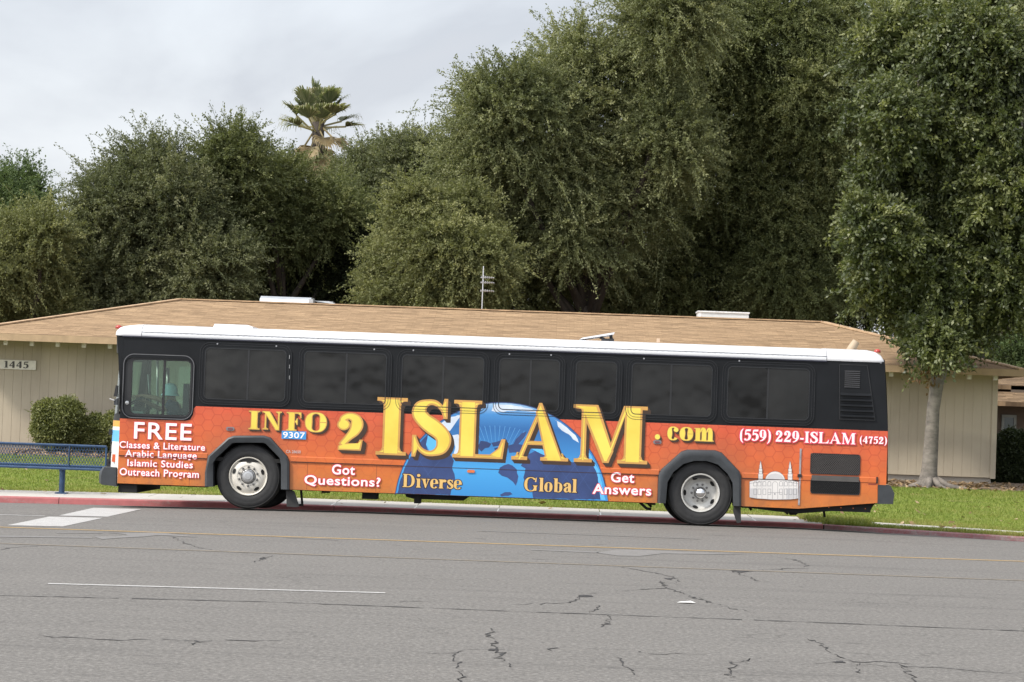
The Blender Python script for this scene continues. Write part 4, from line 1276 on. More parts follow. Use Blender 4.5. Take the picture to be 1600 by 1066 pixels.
# rear louvres
lo = P([(1311.6, 569.5), (1355, 571), (1367, 657), (1311.6, 655)])
m = MB(); m.plate(lo, [], -.012, .0); lv = m.build('engine_cover', M_BLK, bus)
m = MB()
for k in range(4):
    a, b = lo[k], lo[(k + 1) % 4]; m.bar((a[0], -.012, a[1]), (b[0], -.012, b[1]), .012, .012)
m.build('cover_edge', M_SEAL, lv)
m = MB(); g0, g1 = B(1320, 578.5), B(1343, 607)
m.box((g0[0], -.016, g1[1]), (g1[0], -.011, g0[1])); m.build('grille_backing', M_DARK, lv)
m = MB()
for k in range(9):
    z = g1[1] + (g0[1] - g1[1]) * (k + .3) / 9; m.box((g0[0], -.026, z), (g1[0], -.016, z + .014))
m.build('grille', pm('grille_grey', (.045, .045, .048), .5), lv)
m = MB(); m2 = MB()
for k in range(5):
    ya, xa, xb = 613.5 + k * 8.3, 1312.8, 1360.5 + k * 1.3
    p, q = B(xa, ya), B(xb, ya + 1)
    m.box((p[0], -.0135, p[1] - .055), (q[0], -.0115, p[1])); m2.add([(p[0], -.013, p[1] + .0), (q[0], -.013, p[1]), (q[0], -.05, p[1] - .035), (p[0], -.05, p[1] - .035), (p[0], -.05, p[1] - .043), (q[0], -.05, p[1] - .043), (q[0], -.013, p[1] - .03), (p[0], -.013, p[1] - .03)], [(0, 1, 2, 3), (3, 2, 5, 4), (4, 5, 6, 7), (0, 3, 4, 7), (1, 6, 5, 2)])
m.build('louver_gap', M_DARK, lv); m2.build('louver', M_BLK, lv)
# rub rail, seam, access panels
zr1, zr0 = B(605, 718.5)[1], B(605, 726.4)[1]
m = MB()
for a, b in ((xF + .01, fo[1][0] + .03), (fo[-1][0] - .005, ro_[1][0] + .01), (ro_[-1][0] - .005, B(1370, 750)[0])):
    m.grid([[(x, y, z) for y, z in ((.001, zr0 - .004), (-.010, zr0), (-.0105, zr1 - .01), (.001, zr1 + .004))] for x in (a, b)])
m.build('rub_rail', M_WRAP, bus)
m = MB()
for a, b in ((xF + .01, fo[1][0] + .02), (fo[-1][0], ro_[1][0]), (ro_[-1][0], B(1250, 750)[0])):
    m.box((a, -.0175, zr0 - .012), (b, -.001, zr0 - .004))
m.build('panel_seam', pm('seam_dark', (.035, .014, .012), .6), bus)
m = MB()
for px_ in (296, 480, 588, 703, 820, 945, 1028):
    x = B(px_, 745)[0]; m.box((x - .003, -.0012, zSK + .01), (x + .003, -.0, zr0 - .02))
x = B(296, 700)[0]
m.build('panel_joint', pm('joint_dark', (.20, .05, .02), .6), bus)
m = MB(); x = B(1249.6, 745)[0]; m.box((x - .014, -.012, B(1249, 789.5)[1]), (x + .014, -.0, B(1249, 701)[1])); m.build('door_post', pm('bare_metal_post', (.30, .28, .29), .5, .3, var=.4, scale=9), bus)
m = MB(); c = B(1249.5, 743); m.box((c[0] - .035, -.026, c[1] - .028), (c[0] + .03, -.012, c[1] + .02)); m.build('door_latch', M_SEAL, bus)
m = MB()
for k, (a, b) in enumerate((((1266.5, 709.2), (1343.5, 741.8)), ((1266.5, 748.3), (1343.5, 772.5)))):
    p, q = B(*a), B(*b)
    zc1, zc0 = B(1305, a[1])[1], B(1305, b[1])[1]
    MB().prism(rrect(p[0], zc0, q[0], zc1, .045), -.005, -.0005).build('grille_opening', M_DARK, bus)
    gm = MB()
    pitch = .030
    nx = int((q[0] - p[0]) / pitch); nz_ = int((zc1 - zc0) / (pitch * .62))
    for i in range(nx + 1):
        for j in range(nz_):
            xx = p[0] + i * pitch + (pitch / 2 if j % 2 else 0)
            for s_ in (-1, 1):
                xe = xx + s_ * pitch / 2
                za, zb_ = zc0 + (zc1 - zc0) * j / nz_, zc0 + (zc1 - zc0) * (j + 1) / nz_
                if p[0] <= xx <= q[0] and p[0] <= xe <= q[0]: gm.bar((xx, -.010, za), (xe, -.010, zb_), .006, .005)
    gm.build('mesh_grille', pm('grille_mesh_metal', (.11, .10, .095) if k == 0 else (.02, .02, .02), .5, .3), bus)
    m.plate(rrect(p[0], zc0, q[0], zc1, .045), [rrect(p[0] + .012, zc0 + .012, q[0] - .012, zc1 - .012, .035)], -.014, -.001)
m.build('grille_edge', M_SEAL, bus)
c0, c1 = B(1254, 744), B(1369, 749)
MB().box((B(1268, 745)[0], -.022, zr0 - .002), (B(1342, 745)[0], -.0106, zr1 + .002)).build('grille_bar', pm('sooty_bar', (.07, .065, .06), .6), bus)
MB().box((B(1369, 745)[0], -.02, zr0 - .01), (B(1371.5, 745)[0], .02, zr1 + .01)).build('rail_end_cap', M_SEAL, bus)
p, q = B(1357, 755.5), B(1369, 757.6)
MB().box((p[0], -.004, q[1]), (q[0], -.0005, p[1])).build('reflector', pm('dark_red_reflector', (.22, .03, .02), .4), bus)
# small side lamps
for px_, py_, mt in ((360, 670.2, M_REDL), (1027, 691, M_REDL)):
    c = B(px_, py_); m = MB(); m.prism(rrect(c[0] - .065, c[1] - .03, c[0] + .065, c[1] + .03, .028), -.018, .0); o = m.build('side_marker', pm('lamp_bezel', (.20, .19, .2), .4, .4), bus)
    m = MB(); m.prism(rrect(c[0] - .04, c[1] - .016, c[0] + .04, c[1] + .016, .015), -.026, -.0185); m.build('lens', pm('side_lens', (.16, .05, .06), .2), o)
c = B(736, 736.5); MB().prism(rrect(c[0] - .06, c[1] - .022, c[0] + .06, c[1] + .022, .02), -.03, .0).build('side_marker', pm('amber_marker', (.62, .16, .05), .25), bus)
m = MB()
for px_ in range(196, 1380, 19):
    x_ = B(px_, 700)[0]
    if fo[0][0] - .03 < x_ < fo[-1][0] + .03 or ro_[0][0] - .03 < x_ < ro_[-1][0] + .03: continue
    m.tube([(x_, -.004, zSK + .03), (x_, .004, zSK + .03)], .007, 6)
    if not B(617, 700)[0] < x_ < B(950, 700)[0]: m.tube([(x_, -.004, zr0 - .04), (x_, .004, zr0 - .04)], .007, 6)
m.build('wrap_rivet', pm('painted_rivet', (.40, .10, .03), .4), bus)
# fenders
def fender(o_, i_, name='wheel_arch'):
    rows = [[(x, .0, z) for x, z in o_], [(x, -.045, z) for x, z in mid(o_, i_, .06)], [(x, -.062, z) for x, z in mid(o_, i_, .28)], [(x, -.055, z) for x, z in mid(o_, i_, .6)], [(x, -.04, z) for x, z in i_], [(x, .2, z) for x, z in i_]]
    mb = MB().grid(rows)
    for k in (0, -1): mb.add([r[k] for r in rows], [tuple(range(len(rows)))])
    return mb.build(name, M_FEND, bus, 30)
fender(fo, fi); fender(ro_, ri)
# wheels
M_TYRE = pm('tyre_rubber', (.017, .017, .0175), .75, var=.3, scale=9, bump=.15)
M_RIMW = pm('white_rim_paint', (.56, .53, .47), .45, .1, var=.12, scale=6)
M_RIMR = pm('grey_rim_paint', (.50, .49, .46), .45, .3, var=.15, scale=6)
M_STEEL = pm('hub_steel', (.42, .42, .42), .35, .8)
M_CHR = pm('chrome', (.75, .75, .76), .12, 1.0, var=.03)
RT_ = .513
def wheel(cx, cz, y, side=1, front=True, rot=0):
    """side=1 faces the street (-Y)"""
    def S(pr): return [(r, h * side) for r, h in pr]
    root = bpy.data.objects.new('wheel', None); COL.objects.link(root); root.parent = bus
    root.location = Vector((cx, y, cz)) - Vector(bus.location)
    c = (cx, y, cz)
    ty = [(.295, .03), (.305, .008), (.32, -.002), (.345, -.012), (.38, -.016), (.40, -.012), (.405, -.012), (.43, -.014), (.455, -.006), (.478, .006), (.484, .002), (.498, .022), (.508, .045), (RT_, .07), (RT_, .22), (.505, .25), (.48, .275), (.40, .285), (.32, .27), (.295, .25)]
    MB().lathe(S(ty), c, 64, 'y', False).build('tyre', M_TYRE, root, 35)
    if front:
        rm = [(.302, .03), (.304, .0), (.296, -.010), (.286, -.004), (.278, .018), (.268, .026), (.252, .012), (.22, -.006), (.185, -.016), (.172, -.016), (.168, -.012), (.112, -.012), (.0, -.012)]
        rim = MB().lathe(S(rm), c, 48, 'y', False).build('rim', M_RIMW, root, 30)
        hp = [(.108, -.012), (.108, -.020), (.098, -.028), (.092, -.026), (.090, -.05), (.082, -.06), (.05, -.064), (.048, -.072), (.0, -.073)]
        MB().lathe(S([(.118, -.0125), (.118, -.016), (.109, -.017), (.109, -.0125)]), c, 32).build('hub_ring', M_SEAL, root)
        MB().lathe(S(hp), c, 32).build('hub', M_STEEL, root, 30)
        hr, hy, br_, by = .236, -.003, .148, -.012
    else:
        rm = [(.302, .03), (.304, .0), (.298, -.010), (.284, -.008), (.276, .004), (.270, .03), (.262, .10), (.250, .135), (.215, .155), (.172, .160), (.170, .150), (.166, .150), (.0, .150)]
        rim = MB().lathe(S(rm), c, 48, 'y', False).build('rim', M_RIMR, root, 30)
        hp = [(.096, .148), (.096, .05), (.09, .02), (.088, .015)]
        MB().lathe(S(hp), c, 32).build('hub', pm('hub_dark', (.12, .12, .12), .5, .4), root, 30)
        MB().lathe(S([(.088, .012), (.084, -.012), (.07, -.036), (.045, -.052), (.02, -.058), (.0, -.059)]), c, 32).build('hub_dome', M_CHR, root, True)
        hr, hy, br_, by = .236, .138, .132, .150
    for k in range(5):
        hm = MB()
        a = R(90 + rot + 72 * k)
        cx_, cz_ = math.cos(a), math.sin(a)
        ring_ = []
        for j in range(16):
            t = 2 * math.pi * j / 16
            u, w_ = .024 * math.cos(t), .046 * math.sin(t)
            rr = hr + u
            yy = (hy - .004) if front else (.149 - (rr - .215) * .62 if True else 0)
            if front: yy = .026 - (.268 - rr) * .9 - .006 if rr > .252 else .010 - (.252 - rr) * .55 - .006
            else: yy = (.155 - (rr - .215) * .571 if rr < .25 else .135 - (rr - .25) * 2.9) - .006
            ring_.append((cx + cx_ * rr - cz_ * w_, y + yy * side, cz + cz_ * rr + cx_ * w_))
        hm.add(ring_, [tuple(range(16))])
        hm.build('hand_hole', M_DARK, root)
    M_NUT = pm('nut_steel', (.16, .155, .15), .5, .5)
    for k in range(10):
        nm = MB()
        a = R(18 + rot + 36 * k)
        p = (cx + br_ * math.cos(a), y, cz + br_ * math.sin(a))
        nm.lathe(S([(.019, by), (.019, by - .022), (.011, by - .024), (.011, by - .038), (0, by - .039)]), p, 6)
        nm.build('wheel_nut', M_NUT, root)
    return root
fw = B(387.9, 746.0, .06); rw = B(1094.3, 773.6, .06)
wheel(fw[0], RT_ + .002, .06, 1, True, 0)
wheel(rw[0], RT_ + .002, .055, 1, False, 20)
wheel(fw[0], RT_ - .058, BW - .06, -1, True, 0)
wheel(rw[0], RT_ - .058, BW - .06, -1, False, 40)
for y_, dz in ((.36, .0), (BW - .63, -.045)):
    M = MB(); M.lathe([(.3, 0), (.48, .0), (RT_, .04), (RT_, .22), (.48, .27), (.3, .27)], (rw[0], y_, RT_ + dz), 48)
    M.build('inner_tyre', M_TYRE, bus, 35)
# underbody
ub = MB()
ub.box((xF + .2, .12, zSK - .02), (fo[0][0] - .0, BW - .12, zfl - .07)); ub.box((fo[-1][0] + .0, .10, zSK - .012), (ro_[0][0] - .05, BW - .10, zfl - .07)); ub.box((ro_[-1][0] + .02, .1, zSK - .03), (B(1362, 780)[0], BW - .1, zfl + .1))
for a, b in ((fi[0][0], fi[-1][0]), (ri[0][0], ri[-1][0])):
    ub.box((a - .1, .75, .62), (b + .1, BW - .75, 1.1)); ub.box((a - .2, .10, 1.06), (b + .2, BW - .1, 1.12)); ub.box((a - .16, .06, .40), (a - .10, BW - .06, 1.1)); ub.box((b + .10, .06, .40), (b + .16, BW - .06, 1.1)); ub.box((a - .12, .78, .50), (b + .12, .80, 1.1))
ub.build('chassis', M_DARK, bus)
ax = MB()
for c_ in (fw, rw): ax.tube([(c_[0], .3, RT_ - .02), (c_[0], BW - .3, RT_ - .05)], .11, 10)
ax.build('axle', M_DARK, bus)
tk = MB()
for a, b, d in ((500, 511, 3), (564, 588, 10), (646, 656, 14), (1017, 1026, 3)):
    x0, x1 = B(a, 770)[0], B(b, 770)[0]; tk.box((x0, .25, zSK - .012 - d * .0101), (x1, .6, zSK + .1))
x0, x1 = B(630, 780)[0], B(735, 780)[0]
tk.prism([(x0, zSK), (x0 + .03, zSK - .06), (x0 + .15, zSK - .085), (x1 - .12, zSK - .085), (x1, zSK)], .3, 1.2)
p = [B(*q) for q in ((1160, 786), (1160, 793), (1185, 796), (1215, 800), (1250, 803), (1290, 800), (1330, 797), (1345, 800), (1362, 798), (1366, 791), (1371, 786), (1247, 789))]
tk.prism(p, .15, 2.2)
q = [B(*s_) for s_ in ((1236, 798), (1240, 807), (1246, 806.5), (1250, 800))]; tk.prism(q, .5, .7)
for s_ in (((1225, 796), (1236, 805)), ((1246, 806), (1262, 795)), ((1292, 797), (1294, 810)), ((1173, 792), (1178, 799))):
    a, b = B(*s_[0]), B(*s_[1]); tk.bar((a[0], .5, a[1]), (b[0], .5, b[1]), .035, .035)
tk.build('underfloor_tank', M_DARK, bus)
hs = MB()
a = [B(*s_) for s_ in ((1001, 786), (1006, 791), (1012, 796), (1019, 797))]
hs.tube([(u, .35, w_) for u, w_ in a], .022, 6); a = [B(*s_) for s_ in ((1006, 785), (1014, 788), (1020, 794))]; hs.tube([(u, .5, w_) for u, w_ in a], .02, 6)
hs.build('air_hose', M_DARK, bus, True)
for pts in (((446, 766), (459, 767.5), (467, 792), (461, 793), (447, 792)), ((1147, 787), (1158, 789), (1158.5, 817), (1152, 818), (1146, 800))):
    m = MB(); m.prism([B(*s_) for s_ in pts], .08, .1); m.build('mud_flap', pm('flap_rubber', (.02, .02, .02), .7), bus)
a, b = B(467.5, 767), B(469.5, 792)
m = MB(); m.bar((a[0], .3, a[1]), (b[0], .3, b[1]), .035, .035); m.bar((b[0] + .01, .3, b[1] + .02), (B(463, 788)[0], .25, B(463, 790)[1]), .03, .03); m.build('flap_strut', M_DARK, bus)
# ------------------------------------------------------------------ the printed lettering and pictures on the bus side
def vinyl(name, col, var=.05, scale=3): return pm(name, col, .38, var=var, scale=scale, spec=.35)
def m_globe():
    m = NT('globe_print')
    c = m.co()
    sp = m.n('ShaderNodeSeparateXYZ'); m.l(c, sp.inputs[0])
    mr = m.n('ShaderNodeMapRange'); mr.inputs['From Min'].default_value = zSK; mr.inputs['From Max'].default_value = B(800, 628)[1]
    m.l(sp.outputs['Z'], mr.inputs['Value'])
    m.l(m.ramp(mr.outputs['Result'], [(.0, (.030, .22, .52)), (.28, (.050, .30, .62)), (.5, (.032, .19, .46)), (.72, (.020, .115, .32)), (.86, (.05, .22, .50)), (.97, (.25, .42, .62)), (1.0, (.42, .56, .72))]), m.b.inputs['Base Color'])
    m.b.inputs['Roughness'].default_value = .4
    return m.m
M_NAVY = vinyl('navy_print', (0.034, 0.058, 0.16), .25, 2)
M_ICE = vinyl('pale_ice_print', (0.533, 0.594, 0.676), .15, 3)
M_SKYB = vinyl('light_blue_print', (0.102, 0.410, 0.759))
arc = [(783 + 167 * math.cos(R(a)), 796 - 167 * math.sin(R(a))) for a in range(0, 181, 3)]
gp = [B(*p) for p in arc]
gp = [(x, max(z, zSK + .004)) for x, z in gp]
gl = flat([gp], -.0136, 'globe_graphic', m_globe(), bus)
def g8(*p):
    out = []
    for x, y in p:
        X, Z = B(600 + x / 3.81, 610 + y / 3.81)
        out.append((X, max(Z, zSK + .004)))
    return out
def inglobe(poly):
    cx, cz = B(783, 796); r = 1.64
    out = []
    for x, z in poly:
        d = math.hypot(x - cx, z - cz)
        if d > r: x, z = cx + (x - cx) * r / d, cz + (z - cz) * r / d
        out.append((x, z))
    return out
def land(pts, mat, y=-.0144):
    P_ = inglobe(g8(*pts))
    # a printed coast is never straight: break the edges up
    out = []
    rg = random.Random(len(pts) * 7 + int(pts[0][0]))
    for a, b in zip(P_, P_[1:] + P_[:1]):
        out.append(a)
        L = math.hypot(b[0] - a[0], b[1] - a[1])
        n = int(L / .05)
        for i in range(1, n):
            t = i / n
            out.append((a[0] + (b[0] - a[0]) * t + rg.uniform(-.008, .008), max(zSK + .004, a[1] + (b[1] - a[1]) * t + rg.uniform(-.008, .008))))
    return inglobe(out)
navy = [land(p, None) for p in (
    [(55, 640), (75, 540), (100, 460), (130, 400), (170, 345), (215, 285), (262, 262), (250, 325), (272, 372), (330, 400), (395, 382), (416, 420), (405, 462), (420, 500), (421, 555), (402, 590), (394, 640)],
    [(690, 460), (740, 438), (765, 448), (790, 470), (800, 512), (785, 568), (768, 545), (735, 520), (700, 508), (680, 490)],
    [(562, 330), (575, 300), (610, 305), (640, 318), (625, 340), (600, 345), (580, 365), (565, 350)],
    [(640, 312), (690, 300), (720, 285), (735, 300), (700, 330), (650, 335)], [(655, 345), (700, 338), (700, 360), (665, 362)],
    [(735, 330), (770, 320), (785, 290), (820, 255), (850, 245), (835, 280), (800, 320), (850, 330), (860, 380), (900, 360), (950, 385), (990, 405), (1100, 425), (1232, 430), (1262, 480), (1280, 560), (1286, 650), (888, 650), (885, 590), (850, 585), (830, 520), (842, 465), (815, 450), (830, 410), (785, 370), (745, 372)],
    [(690, 622), (720, 606), (752, 606), (765, 618), (740, 628), (700, 632)],
    [(1205, 335), (1225, 330), (1250, 380), (1290, 460), (1270, 440), (1235, 390)])]
for p in navy: pass
flat(navy, -.0146, 'continent_graphic', M_NAVY, gl)
ice = [land(p, None) for p in ([(315, 190), (352, 160), (395, 148), (462, 148), (432, 185), (412, 215), (392, 243), (365, 232), (335, 228)], [(408, 268), (440, 262), (458, 275), (452, 330), (455, 375), (430, 400), (412, 392), (425, 340)],
    [(1000, 150), (1060, 178), (1100, 212), (1140, 265), (1160, 312), (1125, 292), (1100, 262), (1060, 240), (1035, 215), (1030, 185)], [(650, 75), (760, 68), (880, 100), (960, 125), (930, 130), (800, 118), (690, 130), (640, 122)])]
flat(ice, -.0146, 'ice_graphic', M_ICE, gl)
lb = [land(p, None) for p in ([(262, 262), (300, 290), (340, 330), (332, 395), (275, 372), (250, 322)], [(870, 320), (930, 335), (985, 398), (915, 372), (880, 350)], [(1205, 340), (1240, 385), (1292, 470), (1335, 652), (1292, 652), (1270, 540), (1235, 440)])]
flat(lb, -.01455, 'water_graphic', M_SKYB, gl)
rays = []
for k in range(14):
    a = R(60 + k * 4.6); c0 = B(775, 735)
    for s_ in (0,):
        rays.append([(c0[0] + math.cos(a) * .60, c0[1] + math.sin(a) * .42), (c0[0] + math.cos(a) * 1.0, c0[1] + math.sin(a) * .70), (c0[0] + math.cos(a + .008) * 1.0, c0[1] + math.sin(a + .008) * .70), (c0[0] + math.cos(a + .006) * .6, c0[1] + math.sin(a + .006) * .42)])
flat(rays, -.01425, 'ray_graphic', vinyl('ray_print', (0.102, 0.307, 0.594)), gl)
grat = []
for x0, y0, x1, y1 in ((100, 620, 230, 400), (160, 640, 330, 420), (130, 480, 260, 640), (210, 420, 340, 640), (900, 420, 1060, 640), (1010, 420, 1170, 640), (1120, 430, 1260, 640), (900, 600, 1030, 430), (990, 640, 1150, 430), (1110, 640, 1230, 460)):
    a, b = g8((x0, y0), (x1, y1))
    grat.append([a, b, (b[0] + .006, b[1]), (a[0] + .006, a[1])])
flat(grat, -.0149, 'grid_line_graphic', vinyl('grid_print', (0.046, 0.087, 0.226)), gl)
oc = [(783 + 167.6 * math.cos(R(a)), 796 - 167.6 * math.sin(R(a))) for a in range(8, 173, 4)]
orim = []
for a, b in zip(oc[:-1], oc[1:]):
    A_, B_ = B(*a), B(*b)
    cx, cz = B(783, 796)
    f = lambda p, k: (cx + (p[0] - cx) * k, cz + (p[1] - cz) * k)
    orim.append([f(A_, 1.0), f(B_, 1.0), f(B_, .992), f(A_, .992)])
flat(orim, -.0150, 'globe_outline', M_NAVY, gl)
# big gold serif letters with a solid shadow
M_GOLD = vinyl('gold_edge_print', (0.512, 0.277, 0.077), .12)
def m_yellow():
    m = NT('yellow_print')
    c = m.co()
    f = m.noise(c, 2.2, 3, .5)
    m.l(m.ramp(f, [(.3, (.64, .48, .06)), (.7, (.74, .61, .10))]), m.b.inputs['Base Color'])
    m.b.inputs['Roughness'].default_value = .38
    return m.m
M_YELP = m_yellow()
M_SHDW = vinyl('dark_block_print', (0.046, 0.027, 0.018), .2)
def gold(txt, xs, z0, z1, T, t, sv, sh, gout, track=.02, hgt=1.0):
    """xs = list of (x0,x1) pixel pairs per letter, z0,z1 = base line and cap line in metres"""
    base, inner, shad = [], [], []
    for ch, (a, b, zb, zt_) in zip(txt, xs):
        G0 = Glyphs(T, t, sv); p0 = G0.text(ch)
        G1 = Glyphs(T, t, sv, -gout); p1 = G1.text(ch)
        G2 = Glyphs(T, t, sv, gout * .6); p2 = G2.text(ch)
        args = (a, zb, b, zt_)
        q0 = fit(p2, *args, ref=p0); base += q0
        inner += fit(p1, *args, ref=p0)
        for k in range(1, 7):
            shad += [[(x + sh[0] * k / 6, z + sh[1] * k / 6) for x, z in q] for q in q0]
    lt = flat(shad, -.0153, 'lettering', M_SHDW, bus)
    flat(base, -.0161, 'letter_edge', M_GOLD, lt)
    flat(inner, -.0169, 'letter_face', M_YELP, lt)
bl, cl = B(748, 715.2)[1], B(748, 627.3)[1]
XB = lambda p: B(p, 680)[0]
gold('ISLAM', [(XB(589), XB(634), bl, cl), (XB(643.3), XB(704.5), bl - .01, cl + .01), (XB(709), XB(789), bl, cl + .0), (XB(801), XB(888), bl, cl), (XB(896), XB(1011.5), bl, cl)], 0, 0, .25, .05, .10, (.05, -.058), .020)
bl, cl = B(396, 671)[1], B(396, 642)[1]
gold('INFO', [(XB(388), XB(405), bl, cl), (XB(409), XB(439), bl, cl), (XB(447), XB(470), bl, cl), (XB(476), XB(510), bl - .01, cl + .01)], 0, 0, .29, .07, .10, (.034, -.026), .022)
z = B(547, 703)[1]; z2 = B(547, 645.5)[1]
gold('2', [(XB(527), XB(566.5), z, z2)], 0, 0, .27, .075, .1, (.062, -.05), .024)
z = B(1078, 689)[1]; z2 = B(1078, 667.5)[1]
gold('.com', [(XB(1023), XB(1031.5), B(1027, 687)[1], B(1027, 678.5)[1]), (XB(1042.5), XB(1060), z, z2), (XB(1061.5), XB(1083), z, z2), (XB(1084.5), XB(1115), z, z2)], 0, 0, .24, .06, .08, (.026, -.030), .014)
M_TAN = vinyl('tan_gold_print', (0.636, 0.410, 0.144))
def serifline(txt, px0, px1, ztop, zbase, T=.19, t=.05, track=.02, sv=.075, lo=0.0, hi=1.0):
    G0 = Glyphs(T, t, sv); p0 = G0.text(txt, track)
    return p0
def words(txt, x0, x1, zb, zt_, mat, halo, hg, T=.21, t=.055, sv=.075, track=.02, nameh='lettering', pxs=1.0):
    out, big = [], []
    p0 = Glyphs(T, t, sv).text(txt, track); p1 = Glyphs(T, t, sv, hg).text(txt, track)
    lt = flat(fit(p1, x0, zb, x1, zt_, ref=p0), -.0157, 'lettering', halo, bus)
    flat(fit(p0, x0, zb, x1, zt_, ref=p0), -.0166, 'letter_face', mat, lt)
words('Diverse', XB(632), XB(724.5), B(678, 763.2)[1], B(678, 741.6)[1], M_TAN, M_NAVY if False else vinyl('letter_shadow_print', (0.030, 0.022, 0.030)), .055)
words('Global', XB(822), XB(904.5), B(863, 769)[1], B(863, 747)[1], M_TAN, vinyl('letter_shadow_print', (0.030, 0.022, 0.030)), .055)
M_WPR = vinyl('white_print', (0.799, 0.759, 0.759), .04)
M_MAG = vinyl('magenta_print', (0.594, 0.056, 0.087), .12)
words('(559) 229-ISLAM', XB(1156), XB(1336.5), B(1246, 695.2)[1], B(1246, 672.8)[1], M_WPR, M_MAG, .085, T=.20, t=.06)
words('(4752)', XB(1343.5), XB(1385.8), B(1365, 696)[1], B(1365, 681.5)[1], M_WPR, M_MAG, .085, T=.20, t=.06, track=.04)
def plain(txt, x0, x1, yb, yt, off, halo, space=1.05, mat=None, hmat=None):
    cxp = (x0 + x1) / 2
    p0 = sans(txt, off, space)
    box = (XB(x0), B(cxp, yb)[1], XB(x1), B(cxp, yt)[1])
    q0 = fit(p0, *box)
    lt = None
    if halo:
        hm_ = MB()
        for k in range(10):                       # printed outline: the word shifted all round, each copy a hair behind the next
            a = 2 * math.pi * k / 10
            for q in q0:
                hm_.add([(x + math.cos(a) * halo * .22, -.0158 - k * .00004, z + math.sin(a) * halo * .22) for x, z in q], [tuple(range(len(q)))])
        lt = hm_.build('lettering', hmat or M_MAG, bus)
    raw(q0, -.0166, 'letter_face' if lt else 'lettering', mat or M_WPR, lt or bus)
plain('FREE', 209.6, 299.5, 687, 661, .012, .035, 1.12)
plain('Classes & Literature', 187.5, 321.5, 702.2, 691.6, .014, .035, 1.07)
plain('Arabic Language', 197, 309, 717.6, 704.8, .014, .035, 1.07)
plain('Islamic Studies', 201, 303.5, 730.2, 719.4, .014, .035, 1.07)
plain('Outreach Program', 189.5, 313.5, 746.8, 733.4, .014, .035, 1.07)
plain('Got', 521, 556.8, 742, 726.3, .018, .05, 1.07)
plain('Questions?', 478.6, 597.4, 761.5, 744.3, .018, .05, 1.07)
plain('Get', 957, 993.3, 754.3, 738.5, .018, .05, 1.07)
plain('Answers', 929, 1020.6, 773.3, 757.6, .018, .05, 1.07)
a, b = B(440.5, 674), B(478.3, 686.5)
cz1, cz0 = B(459, 673.8)[1], B(459, 686.2)[1]
MB().box((a[0], -.0190, cz0), (b[0], -.0172, cz1)).build('fleet_number_plate', vinyl('number_blue', (0.051, 0.246, 0.533)), bus)
p0 = sans('9307', .012, 1.02)
raw(fit(p0, XB(442.2), B(459, 684.9)[1], XB(476.8), B(459, 675.3)[1]), -.0196, 'lettering', M_WPR, bus)
p0 = sans('CA 28650', .012, 1.02)
raw(fit(p0, XB(448), B(459, 708.3)[1], XB(471), B(459, 703.6)[1]), -.0134, 'lettering', vinyl('grey_print', (0.431, 0.368, 0.359)), bus)
# white line drawing of a domed building with two minarets
def m3(x, y): return B(1130 + x / 5.714, 660 + y / 5.714)
M_MOS = vinyl('white_drawing_print', (0.615, 0.594, 0.573), .06)
M_LIN = vinyl('grey_line_print', (0.163, 0.163, 0.174))
M_MOSD = vinyl('pale_grey_print', (0.482, 0.471, 0.471), .06)
sh = [[m3(*p) for p in ((235, 528), (285, 518), (350, 513), (550, 513), (620, 520), (668, 532), (668, 680), (600, 688), (450, 690), (300, 680), (235, 670))],
      [m3(462 + 88 * math.cos(R(a)), 520 - 82 * math.sin(R(a))) for a in range(0, 181, 10)]]
for cx in (333, 596):
    sh += [[m3(*p) for p in ((cx - 20, 525), (cx - 20, 465), (cx - 24, 458), (cx + 24, 458), (cx + 20, 465), (cx + 20, 525))], [m3(*p) for p in ((cx - 15, 460), (cx - 15, 415), (cx + 15, 415), (cx + 15, 460))], [m3(*p) for p in ((cx - 12, 416), (cx - 10, 385), (cx - 5, 372), (cx, 350), (cx + 5, 372), (cx + 10, 385), (cx + 12, 416))]]
ms = flat(sh, -.0132, 'building_drawing', M_MOS, bus)
ln = []
def seg(p, q, w=.0045):
    a, b = m3(*p), m3(*q)
    dx, dz = b[0] - a[0], b[1] - a[1]; L = math.hypot(dx, dz) + 1e-9
    nx_, nz_ = -dz / L * w / 2, dx / L * w / 2
    ln.append([(a[0] + nx_, a[1] + nz_), (a[0] - nx_, a[1] - nz_), (b[0] - nx_, b[1] - nz_), (b[0] + nx_, b[1] + nz_)])
def poly_l(pts, w=.0045):
    for p, q in zip(pts[:-1], pts[1:]): seg(p, q, w)
poly_l([(235, 528), (285, 518), (350, 513), (550, 513), (620, 520), (668, 532)]); poly_l([(235, 670), (300, 680), (450, 690), (600, 688), (668, 680)]); seg((235, 528), (235, 670)); seg((235, 545), (350, 530)); seg((560, 530), (668, 548))
poly_l([(462 + 88 * math.cos(R(a)), 520 - 82 * math.sin(R(a))) for a in range(0, 181, 15)])
for cx in (285, 322, 367, 411, 515, 558, 600, 640):
    poly_l([(cx - 14, 570), (cx - 14, 543)] + [(cx - 14 * math.cos(R(a)), 543 - 16 * math.sin(R(a))) for a in range(0, 181, 30)] + [(cx + 14, 570)], .005)
    seg((cx - 14, 568), (cx + 14, 568)); poly_l([(cx - 13, 595), (cx - 13, 645), (cx + 13, 645), (cx + 13, 595), (cx - 13, 595)], .005)
poly_l([(438, 685), (438, 560)] + [(462 - 24 * math.cos(R(a)), 555 - 26 * math.sin(R(a))) for a in range(0, 181, 30)] + [(486, 560), (486, 685)]); poly_l([(398, 682), (398, 628), (528, 628), (528, 686)])
for x in (300, 345, 540, 585, 625, 655): seg((x, 518), (x, 684), .003)
